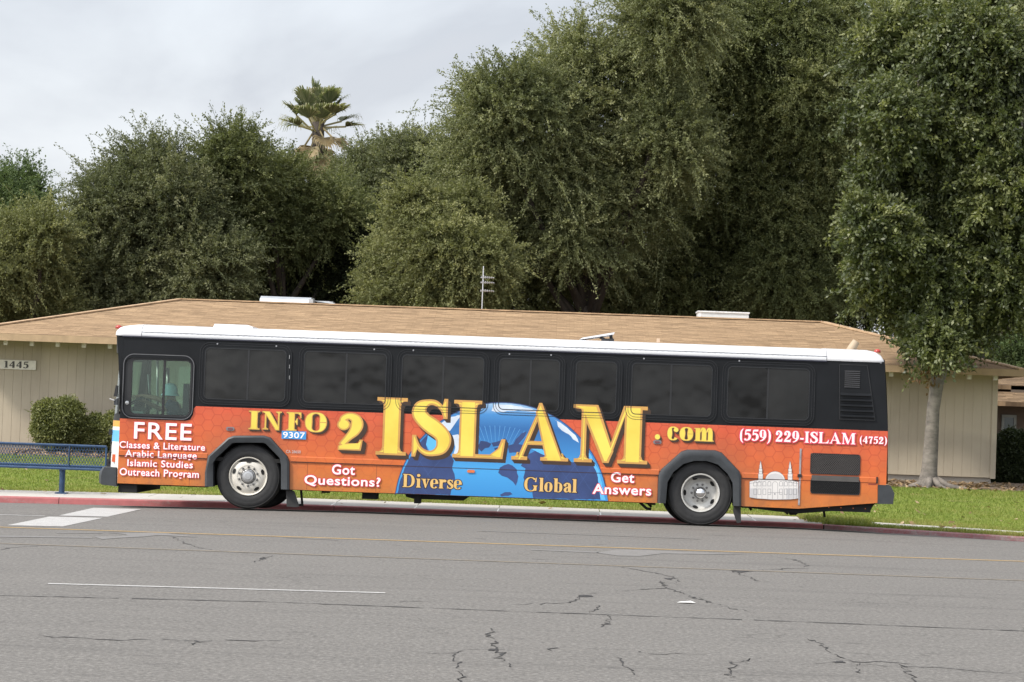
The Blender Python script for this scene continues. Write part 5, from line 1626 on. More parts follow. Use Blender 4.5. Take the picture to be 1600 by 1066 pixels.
for cx in (333, 596):
    poly_l([(cx - 20, 515), (cx - 20, 460), (cx + 20, 460), (cx + 20, 515)]); poly_l([(cx - 15, 458), (cx - 15, 415), (cx + 15, 415), (cx + 15, 458)]); poly_l([(cx - 11, 414), (cx - 6, 372), (cx, 342), (cx + 6, 372), (cx + 11, 414)]); seg((cx - 16, 438), (cx + 16, 438)); seg((cx - 20, 488), (cx + 20, 488))
ln.append([m3(*p) for p in ((455, 634), (465, 634), (465, 646), (455, 646))])
flat(ln, -.0141, 'drawing_lines', M_LIN, ms)
dm = [[m3(*p) for p in ((240, 590), (300, 590), (300, 676), (240, 668))], [m3(*p) for p in ((560, 590), (664, 590), (664, 676), (560, 684))], [m3(462 + 80 * math.cos(R(a)), 518 - 60 * math.sin(R(a))) for a in range(-0, 181, 15)]]
flat(dm, -.0136, 'drawing_tone', M_MOSD, ms)

# ------------------------------------------------------------------ inside the cab
YD = .68
st = MB()
p = lambda px_, py_, y=YD: at(px_, py_, y)
seat_px = [(290, 600), (296, 600), (299, 655), (297, 690), (262, 690), (262, 682), (286, 676)]
st.prism([B(*q, Y=YD) for q in seat_px], YD - .22, YD + .22); st.box((p(266, 690).x, YD - .12, zfl), (p(292, 690).x, YD + .12, p(270, 688).z))
st.build('driver_seat', pm('seat_fabric', (.03, .035, .05), .9), bus)
ds = MB(); ds.prism([B(*q, Y=YD) for q in ((192, 660), (196, 640), (214, 636), (222, 650), (222, 700), (192, 700))], .25, 1.5); ds.build('dashboard', pm('dash_grey', (.09, .10, .10), .6), bus)
wh = MB()
c = p(214, 626); u = Vector((.30, 0, .16)).normalized(); v_ = Vector((0, 1, 0))
wh.tube([c + (u * math.cos(t) + v_ * math.sin(t)) * .22 for t in [2 * math.pi * k / 28 for k in range(29)]], .014, 8, False)
wh.tube([c + u * .21, c - u * .21], .012, 6); wh.tube([c, p(206, 655)], .03, 8)
wh.build('steering_wheel', M_SEAL, bus, True)
m = MB(); m.box((p(205, 645, 2.3).x, 2.28, zfl), (p(206.5, 645, 2.3).x, 2.32, zE - .15)); m.tube([p(246, 560, 1.9), p(246, 680, 1.9)], .02, 8); m.tube([p(232, 585, 2.2), p(236, 640, 2.2)], .02, 8); m.tube([p(262, 575, 2.2), p(262, 640, 2.2)], .03, 8)
m.build('grab_rail', pm('rail_metal', (.4, .42, .4), .35, .5), bus, True)
m = MB(); m.box((p(206, 646, .35).x, .22, p(206, 649, .35).z), (p(226, 646, .35).x, .5, p(206, 642, .35).z)); m.build('farebox_ledge', pm('pale_ledge', (.42, .46, .46), .5), bus)
def skin(name, nodes, edges, mat, parent=None, lvl=2, loc=(0, 0, 0)):
    """nodes: name -> (Vector, rx, ry); grown as one continuous surface"""
    me = bpy.data.meshes.new(name); ob = bpy.data.objects.new(name, me); COL.objects.link(ob)
    bm = bmesh.new(); ly = bm.verts.layers.skin.verify()
    mp_ = {}
    for i, (k, (co, rx, ry)) in enumerate(nodes.items()):
        v = bm.verts.new(Vector(co) - Vector(loc)); v[ly].radius = (rx, ry); v[ly].use_root = (i == 0); mp_[k] = v
    for a, b in edges: bm.edges.new((mp_[a], mp_[b]))
    bm.to_mesh(me); bm.free()
    md = ob.modifiers.new('Skin', 'SKIN'); md.use_smooth_shade = True
    ms_ = ob.modifiers.new('Sub', 'SUBSURF'); ms_.levels = lvl; ms_.render_levels = lvl
    dg = bpy.context.evaluated_depsgraph_get()
    nm = bpy.data.meshes.new_from_object(ob.evaluated_get(dg))
    bpy.data.objects.remove(ob); bpy.data.meshes.remove(me)
    nm.name = name; nm.materials.clear(); nm.materials.append(mat)
    nm.polygons.foreach_set('use_smooth', [True] * len(nm.polygons))
    o = bpy.data.objects.new(name, nm); COL.objects.link(o)
    if parent: o.parent = parent
    else: o.location = loc
    return o
M_SKIN = pm('skin', (.32, .19, .12), .55, var=.06)
hip = p(279, 673); hipl, hipr = hip + Vector((-.02, -.10, 0)), hip + Vector((-.02, .10, 0))
chest = p(274, 648); nk = p(270, 630); hd = p(266, 614); sh_l = p(273, 636, YD - .20); sh_r = p(273, 636, YD + .20)
el_l = p(249, 624, YD - .25); wr_l = p(224, 618, YD - .16); hn_l = p(214, 620, YD - .15)
el_r = p(252, 640, YD + .25); wr_r = p(224, 626, YD + .17); hn_r = p(215, 623, YD + .16)
kn_l = p(236, 672, YD - .14); kn_r = p(236, 672, YD + .14); ft_l = p(228, 708, YD - .14); ft_r = p(222, 706, YD + .14); to_l = ft_l + Vector((-.16, 0, -.02)); to_r = ft_r + Vector((-.16, 0, -.02))
nd = {'hip': (hip, .15, .13), 'chest': (chest, .15, .12), 'neck': (nk, .055, .06), 'jaw': (nk + (hd - nk) * .55, .062, .072), 'head': (hd, .080, .095), 'top': (hd + Vector((.01, 0, .09)), .06, .07),
      'nose': (hd + Vector((-.105, 0, -.02)), .016, .02), 'shl': (sh_l, .06, .06), 'ell': (el_l, .044, .044), 'wrl': (wr_l, .028, .03), 'hnl': (hn_l, .022, .040), 'shr': (sh_r, .06, .06), 'elr': (el_r, .044, .044), 'wrr': (wr_r, .028, .03), 'hnr': (hn_r, .022, .04),
      'hl': (hipl, .09, .09), 'kl': (kn_l, .065, .065), 'fl': (ft_l, .04, .045), 'tl': (to_l, .035, .04), 'hr': (hipr, .09, .09), 'kr': (kn_r, .065, .065), 'fr': (ft_r, .04, .045), 'tr': (to_r, .035, .04)}
ed = [('hip', 'chest'), ('chest', 'neck'), ('neck', 'jaw'), ('jaw', 'head'), ('head', 'top'), ('head', 'nose'), ('chest', 'shl'), ('shl', 'ell'), ('ell', 'wrl'), ('wrl', 'hnl'), ('chest', 'shr'), ('shr', 'elr'), ('elr', 'wrr'), ('wrr', 'hnr'), ('hip', 'hl'), ('hl', 'kl'), ('kl', 'fl'), ('fl', 'tl'), ('hip', 'hr'), ('hr', 'kr'), ('kr', 'fr'), ('fr', 'tr')]
for s_, hn, key in ((-1, hn_l, 'l'), (1, hn_r, 'r')):
    for k in range(4):
        b0 = hn + Vector((-.025, s_ * (-.030 + .019 * k), .012)); b1 = b0 + Vector((-.036, 0, .004)); b2 = b1 + Vector((-.010, 0, -.032)); b3 = b2 + Vector((.022, 0, -.014))
        nd.update({f'{key}a{k}': (b0, .009, .009), f'{key}b{k}': (b1, .0085, .0085), f'{key}c{k}': (b2, .008, .008), f'{key}d{k}': (b3, .007, .007)})
        ed += [(f'hn{key}', f'{key}a{k}'), (f'{key}a{k}', f'{key}b{k}'), (f'{key}b{k}', f'{key}c{k}'), (f'{key}c{k}', f'{key}d{k}')]
    t0 = hn + Vector((-.0, -s_ * .042, -.012)); t1 = t0 + Vector((-.035, -s_ * .006, -.022))
    nd.update({f'{key}t0': (t0, .010, .010), f'{key}t1': (t1, .009, .009)}); ed += [(f'hn{key}', f'{key}t0'), (f'{key}t0', f'{key}t1')]
loc = hip
drv = skin('person', nd, ed, M_SKIN, None, 2, loc)
tag(drv, 'bus driver in light blue hat and dark top reaching for the steering wheel', 'person')
M_SHIRT = pm('navy_shirt', (.03, .06, .12), .8, var=.12)
M_VEST = pm('dark_vest', (.03, .05, .09), .8)
M_HAIR = pm('dark_hair', (.018, .013, .010), .6)
sn = {'c': (chest + Vector((0, 0, .06)), .150, .125), 'b': (chest + Vector((0, 0, -.12)), .16, .135), 'n': (nk + Vector((.005, 0, -.035)), .085, .085), 'sl': (sh_l, .090, .088), 'el': (sh_l + (el_l - sh_l) * .62, .078, .078), 'sr': (sh_r, .085, .085), 'er': (sh_r + (el_r - sh_r) * .62, .072, .072)}
o = skin('shirt', sn, [('c', 'b'), ('c', 'n'), ('c', 'sl'), ('sl', 'el'), ('c', 'sr'), ('sr', 'er')], M_SHIRT, None, 2, loc); o.parent = drv; o.location = (0, 0, 0)
vn = {'a': (chest + Vector((-.005, 0, -.05)), .172, .15), 'b': (hip + Vector((0, 0, .08)), .17, .15), 'c': (chest + Vector((0, 0, .0)), .165, .14)}
o = skin('vest', vn, [('c', 'a'), ('a', 'b')], M_VEST, None, 2, loc); o.parent = drv; o.location = (0, 0, 0)
tn = {'h': (hip, .165, .15), 'hl': (hipl + Vector((-.08, -.02, 0)), .10, .10), 'kl': (kn_l, .078, .078), 'fl': (ft_l + Vector((0, 0, .04)), .062, .062), 'hr': (hipr + Vector((-.08, .02, 0)), .10, .10), 'kr': (kn_r, .078, .078), 'fr': (ft_r + Vector((0, 0, .04)), .062, .062)}
o = skin('trousers', tn, [('h', 'hl'), ('hl', 'kl'), ('kl', 'fl'), ('h', 'hr'), ('hr', 'kr'), ('kr', 'fr')], M_VEST, None, 2, loc); o.parent = drv; o.location = (0, 0, 0)
mb = MB(); mb.lathe([(.07, .02), (.092, .0), (.090, -.035), (.07, -.065), (.0, -.07)], (hd.x + .022, hd.y, hd.z + .01), 20, 'z')
mb.build('hair', M_HAIR, drv, True)

mb = MB(); mb.lathe([(.0, .142), (.05, .136), (.088, .112), (.108, .070), (.116, .02), (.118, -.01), (.150, -.055), (.152, -.060), (.112, -.02), (.0, .0)], (hd.x, hd.y, hd.z + .015), 24, 'z')
mb.build('hat', pm('pale_blue_cloth', (.55, .82, .90), .85, var=.06), drv, True)
# ------------------------------------------------------------------ foliage
def m_leaf(name, dark, mid_, light, gloss=.15, trans=.36):
    m = NT(name)
    a = m.n('ShaderNodeAttribute', attribute_name='tint')
    col = m.ramp(a.outputs['Fac'], [(.0, dark), (.5, mid_), (1.0, light)])
    m.l(col, m.b.inputs['Base Color'])
    m.b.inputs['Roughness'].default_value = .5
    m.b.inputs['Specular IOR Level'].default_value = gloss
    tr = m.n('ShaderNodeBsdfTranslucent')
    m.l(m.mix(1.0, col, (1.15, 1.2, .65), 'MULTIPLY'), tr.inputs['Color'])
    ms_ = m.n('ShaderNodeMixShader'); ms_.inputs[0].default_value = trans
    m.l(m.b.outputs[0], ms_.inputs[1]); m.l(tr.outputs[0], ms_.inputs[2]); m.l(ms_.outputs[0], m.out.inputs['Surface'])
    return m.m
def nrm(a): return a / (np.linalg.norm(a, axis=-1, keepdims=True) + 1e-9)
def mesh_quads(name, V, tint, mat, parent=None, loc=None):
    """V: (n,4,3) leaf quads"""
    n = len(V)
    off = np.array(root_off(parent)) if parent is not None else np.array(loc if loc is not None else (0, 0, 0))
    me = bpy.data.meshes.new(name)
    me.vertices.add(n * 4); me.vertices.foreach_set('co', (V.reshape(-1, 3) - off).astype(np.float32).ravel())
    me.loops.add(n * 4); me.loops.foreach_set('vertex_index', np.arange(n * 4, dtype=np.int32))
    me.polygons.add(n); me.polygons.foreach_set('loop_start', np.arange(0, n * 4, 4, dtype=np.int32))
    try: me.polygons.foreach_set('loop_total', np.full(n, 4, dtype=np.int32))
    except Exception: pass
    me.update(calc_edges=True)
    at_ = me.attributes.new('tint', 'FLOAT', 'FACE'); at_.data.foreach_set('value', tint.astype(np.float32))
    me.materials.append(mat)
    o = bpy.data.objects.new(name, me); COL.objects.link(o)
    if parent is not None: o.parent = parent
    elif loc is not None: o.location = tuple(loc)
    return o
def crown(lobes, nspray, nleaf, slen, L, Wd, droop, rg, up=.25, rough=.28, core=.35, shell=(.72, 1.06), spread=.55, gap=.25, tvar=.16, back=.35, kids=7, kidz=1.0, wisp=.05):
    """lobes: (x,y,z,rx,ry,rz). Sprays of leaves over the lobes' outer shells and loose big leaves inside."""
    lob0 = np.array(lobes, float)
    ch = [lob0 * np.array([1, 1, 1, .80, .80, .80])]
    for j in range(kids):
        dk = nrm(rg.normal(size=(len(lob0), 3)) * np.array([1, .9, 1]) + np.array([0, -.45, .15]))
        rk = rg.uniform(.30, .55, size=(len(lob0), 1))
        ch.append(np.concatenate([lob0[:, :3] + dk * lob0[:, 3:] * (1.02 - rk * .55), lob0[:, 3:] * rk * np.array([1, 1, kidz])], axis=1))
    lob = np.concatenate(ch)
    area_ = (lob[:, 3] * lob[:, 5]) ** 1.0
    pick = rg.choice(len(lob), size=int(nspray * 3.6), p=area_ / area_.sum())
    d = nrm(rg.normal(size=(len(pick), 3)))
    flip = (d[:, 1] > .25) & (rg.random(len(pick)) > back)
    d[flip, 1] *= -1
    c = lob[pick, :3]; r = lob[pick, 3:6]
    ph = pick[:, None] * 1.7
    wob = (np.sin(d @ np.array([3.1, 1.7, 4.3]) * 1.6 + ph[:, 0]) + np.sin(d @ np.array([-4.7, 3.3, 2.1]) * 1.9 + ph[:, 0] * 2.3) + np.sin(d @ np.array([7.3, -5.1, 6.7]) + ph[:, 0] * 3.1)) / 3
    k = 1 + rough * wob
    s = rg.uniform(shell[0], shell[1], size=(len(pick), 1))
    P = c + d * r * k[:, None] * s
    keep = rg.random(len(pick)) > gap * np.clip(.5 - wob, 0, 1) * 1.6
    for j in range(len(lob)):
        q = np.linalg.norm((P - lob[j, :3]) / lob[j, 3:6], axis=1)
        keep &= ~((q < .80) & (pick != j))
    P, d, pick, wob = P[keep][:nspray], d[keep][:nspray], pick[keep][:nspray], wob[keep][:nspray]
    n = len(P)
    D = nrm(d * .75 + rg.normal(size=(n, 3)) * spread + np.array([0, 0, up]))
    ln_ = slen * rg.uniform(.45, 1.3, size=(n, 1, 1)) * np.where(rg.random((n, 1, 1)) < wisp, rg.uniform(1.4, 2.0, size=(n, 1, 1)), 1)
    t = ((np.arange(nleaf)[None, :] + rg.random((n, nleaf))) / nleaf)[:, :, None]
    pos = P[:, None, :] + D[:, None, :] * t * ln_
    pos[:, :, 2] -= (droop * ln_ * t ** 2)[:, :, 0]
    tang = D[:, None, :] + np.array([0, 0, -1.0]) * droop * 2 * t
    pos += rg.normal(size=pos.shape) * L * .45
    ax = nrm(nrm(tang) * .7 + rg.normal(size=pos.shape) * .75)
    sd = nrm(np.cross(ax, rg.normal(size=pos.shape) + np.array([0, -.3, .8])))
    sc_ = rg.uniform(.65, 1.3, size=(n, nleaf, 1))
    A = ax * L * sc_; S_ = sd * Wd * sc_ * .5
    V = np.stack([pos, pos + A * .5 + S_, pos + A, pos + A * .5 - S_], axis=2).reshape(-1, 4, 3)
    ts = rg.normal(.5, tvar, size=(n, 1)) + .10 * wob[:, None]
    lobet = rg.normal(0, .11, size=len(lob))[pick][:, None]
    T_ = (ts + lobet + rg.normal(0, .07, size=(n, nleaf))).ravel()
    tw = rg.uniform(.3, .6, size=(n, 1)) * 0 + .30
    tk = np.array([0, .5, 1.0])[None, :, None]
    tp_ = P[:, None, :] + D[:, None, :] * tk * ln_
    tp_[:, :, 2] -= (droop * ln_ * tk ** 2)[:, :, 0]
    sw = nrm(np.cross(D, np.array([0, 1.0, 0]))) * .006
    for q0_, q1_ in ((0, 1), (1, 2)):
        V = np.concatenate([V, np.stack([tp_[:, q0_] - sw, tp_[:, q0_] + sw, tp_[:, q1_] + sw * .7, tp_[:, q1_] - sw * .7], axis=1)])
        T_ = np.concatenate([T_, tw.ravel()])
    if core > 0:
        nc = int(n * core * 3)
        pk = rg.choice(len(lob), size=nc, p=area_ / area_.sum())
        dd = nrm(rg.normal(size=(nc, 3))) * (rg.random((nc, 1)) ** .4) * .82
        pp = lob[pk, :3] + dd * lob[pk, 3:6]
        a2 = nrm(rg.normal(size=(nc, 3))); s2 = nrm(np.cross(a2, rg.normal(size=(nc, 3))))
        kk = rg.uniform(2.2, 4.2, size=(nc, 1))
        A2 = a2 * L * kk; S2 = s2 * Wd * kk * .7
        V = np.concatenate([V, np.stack([pp, pp + A2 * .5 + S2, pp + A2, pp + A2 * .5 - S2], axis=1)])
        T_ = np.concatenate([T_, rg.normal(.3, .1, size=nc)])
    return V, np.clip(T_, 0, 1)
def lobes_px(L, Y, rg, dep=.9, jit=1.2, lean=0.0, shr=1.0, drop=0):
    out = []
    for px_, py_, r in L:
        r *= shr; py_ += drop
        y = Y + rg.uniform(-jit, jit) + (lean * max(-1.0, (py_ - 280) / 160) if py_ < 370 else lean + (2.0 if lean else 0))
        q = at(px_, py_, y); s = (y - CAM.y) / FPX
        out.append((q.x, q.y, q.z, r * s, r * s * dep, r * s * .95))
    return out
M_BARK = pm('dark_bark', (.045, .036, .028), .9, var=.35, scale=5, bump=.6, stretch=(3, 3, .6))
M_BARKG = pm('grey_bark', (.15, .132, .113), .9, var=.42, scale=5, bump=.8, stretch=(1.0, 1.0, 2.0))
def trunk_mb(base, lobes, r0, rg, fork=.35, twigs=60, twl=1.0):
    mb = MB()
    base = Vector(base)
    cx = sum(l[0] for l in lobes) / len(lobes); cy = sum(l[1] for l in lobes) / len(lobes)
    zt_ = max(l[2] for l in lobes)
    top = Vector((base.x + (cx - base.x) * .4, base.y + (cy - base.y) * .4, base.z + (zt_ - base.z) * fork))
    m1 = base.lerp(top, .5) + Vector((rg.normal(0, .12), rg.normal(0, .12), 0))
    mb.tube([base - Vector((0, 0, .3)), base + Vector((0, 0, .25)), m1, top], [r0 * 1.5, r0 * 1.1, r0 * .95, r0 * .8], 10)
    for l in lobes:
        c = Vector(l[:3])
        a = m1.lerp(top, rg.uniform(.3, 1))
        md_ = a.lerp(c, .5) + Vector((rg.normal(0, .3), rg.normal(0, .3), abs(rg.normal(0, .3))))
        e_ = c + Vector((0, 0, l[5] * .45))
        mb.tube([a, md_, c, e_], [r0 * .5, r0 * .32, r0 * .18, .02], 6)
    for k in range(twigs):
        l = lobes[rg.integers(len(lobes))]
        d = nrm(rg.normal(size=3)); d[1] = -abs(d[1]) * .8
        a = Vector(l[:3]) + Vector(d * np.array(l[3:6]) * .45); b = Vector(l[:3]) + Vector(d * np.array(l[3:6]) * rg.uniform(.95, 1.05 + .2 * twl)) + Vector((0, 0, rg.uniform(0, .5) * twl))
        m_ = a.lerp(b, .55) + Vector(rg.normal(0, .12, size=3))
        mb.tube([a, m_, b], [.022, .014, .006], 4, False)
    return mb
def tree(name, label, group, L, Y, basepx, mat, seed, nspray, nleaf, slen, lf, wf, droop, r0=.22, bark=None, zb=.5, twigs=60, fork=.35, lean=0.0, shr=.86, drop=12, **kw):
    rg = np.random.default_rng(seed)
    lb_ = lobes_px(L, Y, rg, lean=lean, shr=shr, drop=drop)
    nleaf = int(nleaf * 1.9); lf *= .72; wf *= .74
    bx = at(basepx, 650, Y).x
    t = thing(name, label, 'tree', (bx, Y, zb), group)
    V, T_ = crown(lb_, nspray, nleaf, slen, lf, wf, droop, rg, **kw)
    mesh_quads('crown', V, T_, mat, t)
    trunk_mb((bx, Y, zb), lb_, r0, rg, fork, twigs).build('trunk', bark or M_BARK, t, True)
    return t
GB = 'trees standing behind the bungalow'
M_OLIVE = m_leaf('olive_leaf', (.092, .108, .052), (.180, .196, .094), (.33, .335, .18))
M_DEEP = m_leaf('deep_green_leaf', (.068, .082, .036), (.132, .150, .062), (.25, .258, .12))
M_GREYG = m_leaf('grey_green_leaf', (.066, .080, .042), (.138, .152, .078), (.25, .255, .145))
M_MAGN = m_leaf('glossy_leaf', (.036, .050, .016), (.085, .106, .034), (.22, .235, .085), gloss=.65)
M_FRESH = m_leaf('fresh_leaf', (.05, .075, .03), (.095, .135, .055), (.16, .20, .09))
M_LOW = m_leaf('light_olive_leaf', (.085, .096, .042), (.165, .176, .076), (.31, .31, .15))
Q = float(globals().get('LEAF_Q', 1.0))
N = lambda n: int(n * Q)
M_SHADE = m_leaf('painted_shade_leaf', (.012, .016, .008), (.024, .030, .014), (.04, .05, .02), .1, .15)  # near-black leaf colour paints in the deep shade below the overhanging crowns
tree('weeping_tree', 'biggest tree, tall drooping olive green crown in the middle of the picture', GB,
     [(1045, 25, 84), (910, 112, 62), (775, 165, 54), (960, 170, 110), (840, 215, 105), (742, 258, 52), (1000, 300, 85), (890, 320, 100), (780, 350, 80), (840, 440, 85), (960, 430, 90), (760, 430, 50), (1040, 210, 60)], 30, 930, M_OLIVE, 1, N(11500), 30, 1.0, .105, .048, .22, .24, twigs=140, up=.35, rough=.3, spread=.6, gap=.45, kidz=1.35, lean=1.2, shr=.92, drop=4)
tree('bushy_tree', 'low light olive bushy tree at the left foot of the biggest tree', GB,
     [(640, 308, 24), (662, 345, 38), (622, 388, 32), (690, 380, 48), (606, 432, 28), (650, 430, 44), (705, 450, 52), (748, 405, 46), (598, 468, 22), (722, 335, 38)], 26.5, 670, M_LOW, 2, N(4600), 28, .8, .10, .047, .35, .2, twigs=50, up=.35, gap=.35, drop=8, shr=.92)
tree('dark_tree', 'tall dark green tree filling the gap between biggest tree and front right tree', GB,
     [(1120, 50, 90), (1220, 60, 85), (1310, 50, 80), (1150, 170, 100), (1270, 150, 100), (1110, 280, 95), (1220, 270, 110), (1310, 270, 80), (1130, 390, 95), (1240, 390, 100), (1060, 440, 70), (1310, 420, 60), (1080, 150, 70)], 34, 1180, M_DEEP, 3, N(10500), 26, 1.0, .11, .052, .45, .2, twigs=90, fork=.6, lean=0, up=.4, gap=.5, rough=.34)
tree('street_tree', 'broad glossy leaved tree with pale grey trunk standing before the right end of the bungalow', None,
     [(1420, 95, 72), (1530, 110, 86), (1610, 150, 78), (1392, 190, 54), (1480, 220, 86), (1590, 270, 94), (1405, 292, 60), (1368, 362, 52), (1470, 350, 82), (1580, 385, 90), (1388, 425, 46), (1465, 430, 58), (1575, 450, 52), (1440, 478, 32), (1500, 490, 34), (1660, 330, 95), (1500, 40, 52), (1392, 462, 24), (1462, 520, 30), (1440, 532, 22), (1488, 524, 26), (1415, 500, 24), (1530, 500, 22)], 15.9, 1448, M_MAGN, 4, N(8200), 24, .50, .140, .070, .25, .02, twigs=30, up=.2, gap=.62, rough=.40, shell=(.6, 1.1), kids=10, shr=1.0, drop=0)
tree('background_tree', 'tall olive tree rising behind the front right tree at the top right corner', GB,
     [(1560, 10, 90), (1440, 30, 75), (1650, 60, 110), (1390, 60, 60), (1500, 100, 90)], 38, 1530, M_OLIVE, 5, N(4200), 24, 1.0, .115, .052, .5, .35, twigs=60, up=.5, gap=.4)
tree('twiggy_tree', 'olive tree with thin bare twigs on top, second from the left', GB,
     [(230, 265, 58), (172, 305, 55), (275, 310, 66), (145, 375, 60), (220, 385, 80), (125, 450, 68), (205, 470, 80), (305, 400, 70), (300, 470, 70)], 31, 200, M_GREYG, 6, N(6200), 26, .95, .105, .047, .2, .3, twigs=260, up=.6, gap=.55, drop=20, shell=(.7, 1.18))
tree('low_tree', 'low yellowish olive tree at the left edge under the far bright tree', GB,
     [(40, 400, 66), (15, 460, 80), (75, 470, 55), (65, 355, 36), (-60, 420, 90)], 29, 30, M_LOW, 7, N(4000), 26, .9, .105, .047, .2, .25, twigs=60, up=.4, gap=.35)
tree('dense_tree', 'dense dark green round tree just in front of the palm', GB,
     [(372, 236, 56), (430, 262, 46), (345, 310, 66), (430, 325, 74), (512, 305, 50), (370, 400, 80), (460, 390, 80), (545, 350, 56), (400, 470, 66), (500, 455, 66), (550, 430, 46)], 32.5, 430, M_DEEP, 8, N(7600), 26, .95, .105, .048, .25, .2, twigs=110, fork=.55, lean=2.0, drop=26, up=.5, gap=.5)
tree('slender_tree', 'grey green loose tree between the palm and the biggest tree', GB,
     [(590, 250, 52), (640, 240, 46), (560, 300, 50), (640, 310, 60), (690, 265, 40), (600, 380, 56), (605, 450, 46), (680, 350, 50)], 38, 610, M_GREYG, 9, N(4600), 24, .9, .11, .05, .2, .3, twigs=120, up=.6, gap=.55, drop=26)
tree('distant_tree', 'bright green rounded tree far off at the left edge below the clouds', 'far trees', [(38, 285, 36), (8, 305, 44), (60, 303, 18), (20, 350, 45), (-40, 320, 50)], 70, 25, M_FRESH, 10, N(1500), 22, 1.1, .16, .08, .1, .3, twigs=20, up=.5)
tree('distant_tree', 'light green tree seen under the eave end beyond the neighbour house', 'far trees', [(1590, 545, 42), (1555, 540, 34), (1640, 530, 60), (1600, 590, 40)], 62, 1590, M_FRESH, 11, N(1300), 20, .8, .15, .07, .1, .2, twigs=15, up=.4)
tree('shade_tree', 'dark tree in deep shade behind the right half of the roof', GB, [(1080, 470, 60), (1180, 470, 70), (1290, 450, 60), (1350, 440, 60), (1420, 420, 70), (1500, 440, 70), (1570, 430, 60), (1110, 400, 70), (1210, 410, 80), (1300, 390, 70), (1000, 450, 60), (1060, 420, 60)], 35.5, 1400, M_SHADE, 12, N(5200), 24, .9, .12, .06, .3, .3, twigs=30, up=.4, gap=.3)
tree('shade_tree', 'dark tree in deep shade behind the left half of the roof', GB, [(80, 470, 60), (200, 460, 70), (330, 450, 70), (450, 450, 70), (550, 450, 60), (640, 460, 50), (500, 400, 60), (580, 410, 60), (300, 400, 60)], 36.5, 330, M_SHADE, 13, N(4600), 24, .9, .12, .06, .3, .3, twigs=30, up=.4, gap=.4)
# trunk of the front right tree: one leaning pale stem with a forked top, root flare and surface roots
for o in list(bpy.data.objects):
    if o.name.startswith('street_tree'): stt = o
for ch in list(stt.children):
    if ch.name.startswith('trunk'):
        bpy.data.objects.remove(ch)
YT = 15.9
zt0 = lawn_z(YT)
def tp(px_, py_, dy=0): return at(px_, py_, YT + dy)
mb = MB()
stem = [(1449, 762, .27), (1450, 754, .215), (1452, 735, .175), (1455, 690, .155), (1458, 640, .140), (1464, 600, .145), (1471, 570, .165)]
mb.tube([tp(a, b) for a, b, r in stem], [r for a, b, r in stem], 16)
limbs = [[(1470, 572, .13, 0), (1462, 540, .10, .3), (1440, 490, .09, .8), (1405, 420, .05, 1.2), (1385, 370, .03, 1.4)], [(1471, 575, .15, 0), (1486, 530, .12, .2), (1500, 450, .13, .3), (1490, 330, .09, 0), (1450, 200, .05, -.3), (1430, 110, .02, -.4)], [(1472, 572, .10, 0), (1520, 540, .07, .5), (1575, 515, .06, 1), (1620, 470, .05, 1.2), (1660, 380, .03, 1.2)], [(1495, 480, .11, .3), (1550, 400, .09, -.5), (1590, 280, .06, -1), (1600, 160, .02, -1)], [(1496, 430, .1, .2), (1530, 300, .07, .5), (1530, 120, .02, .5)]]
for l in limbs: mb.tube([tp(a, b, d) for a, b, r, d in l], [r for a, b, r, d in l], 8)
rgt = random.Random(3)
for ang, ln_ in ((200, .55), (255, .6), (300, .7), (335, 1.3), (20, .6), (160, .6), (230, .35)):
    b0 = tp(1453, 756); d = Vector((math.cos(R(ang)), math.sin(R(ang)), 0))
    pts, rad = [], []
    for k in range(6):
        t = k / 5
        q = b0 + d * (.15 + ln_ * t) + Vector((rgt.uniform(-.1, .1) * t, rgt.uniform(-.1, .1) * t, 0))
        q.z = lawn_z(min(q.y, 18)) + .16 * (1 - t) ** 6 + .015 - .045 * t
        pts.append(q); rad.append(.06 * (1 - t) ** 1.5 + .022)
    mb.tube(pts, rad, 8)
mb.build('trunk', M_BARKG, stt, True)
# dead leaves and suckers at the fork
rg = np.random.default_rng(77)
q = tp(1466, 565); V, T_ = crown([(q.x - .1, q.y - .3, q.z + .2, .16, .2, .32), (q.x - .25, q.y - .2, q.z - .30, .14, .15, .16)], 26, 9, .22, .13, .05, .6, rg, core=0, kids=0)
mesh_quads('dry_leaves', V, T_, m_leaf('dry_leaf', (.10, .045, .022), (.16, .10, .04), (.14, .17, .06)), stt)

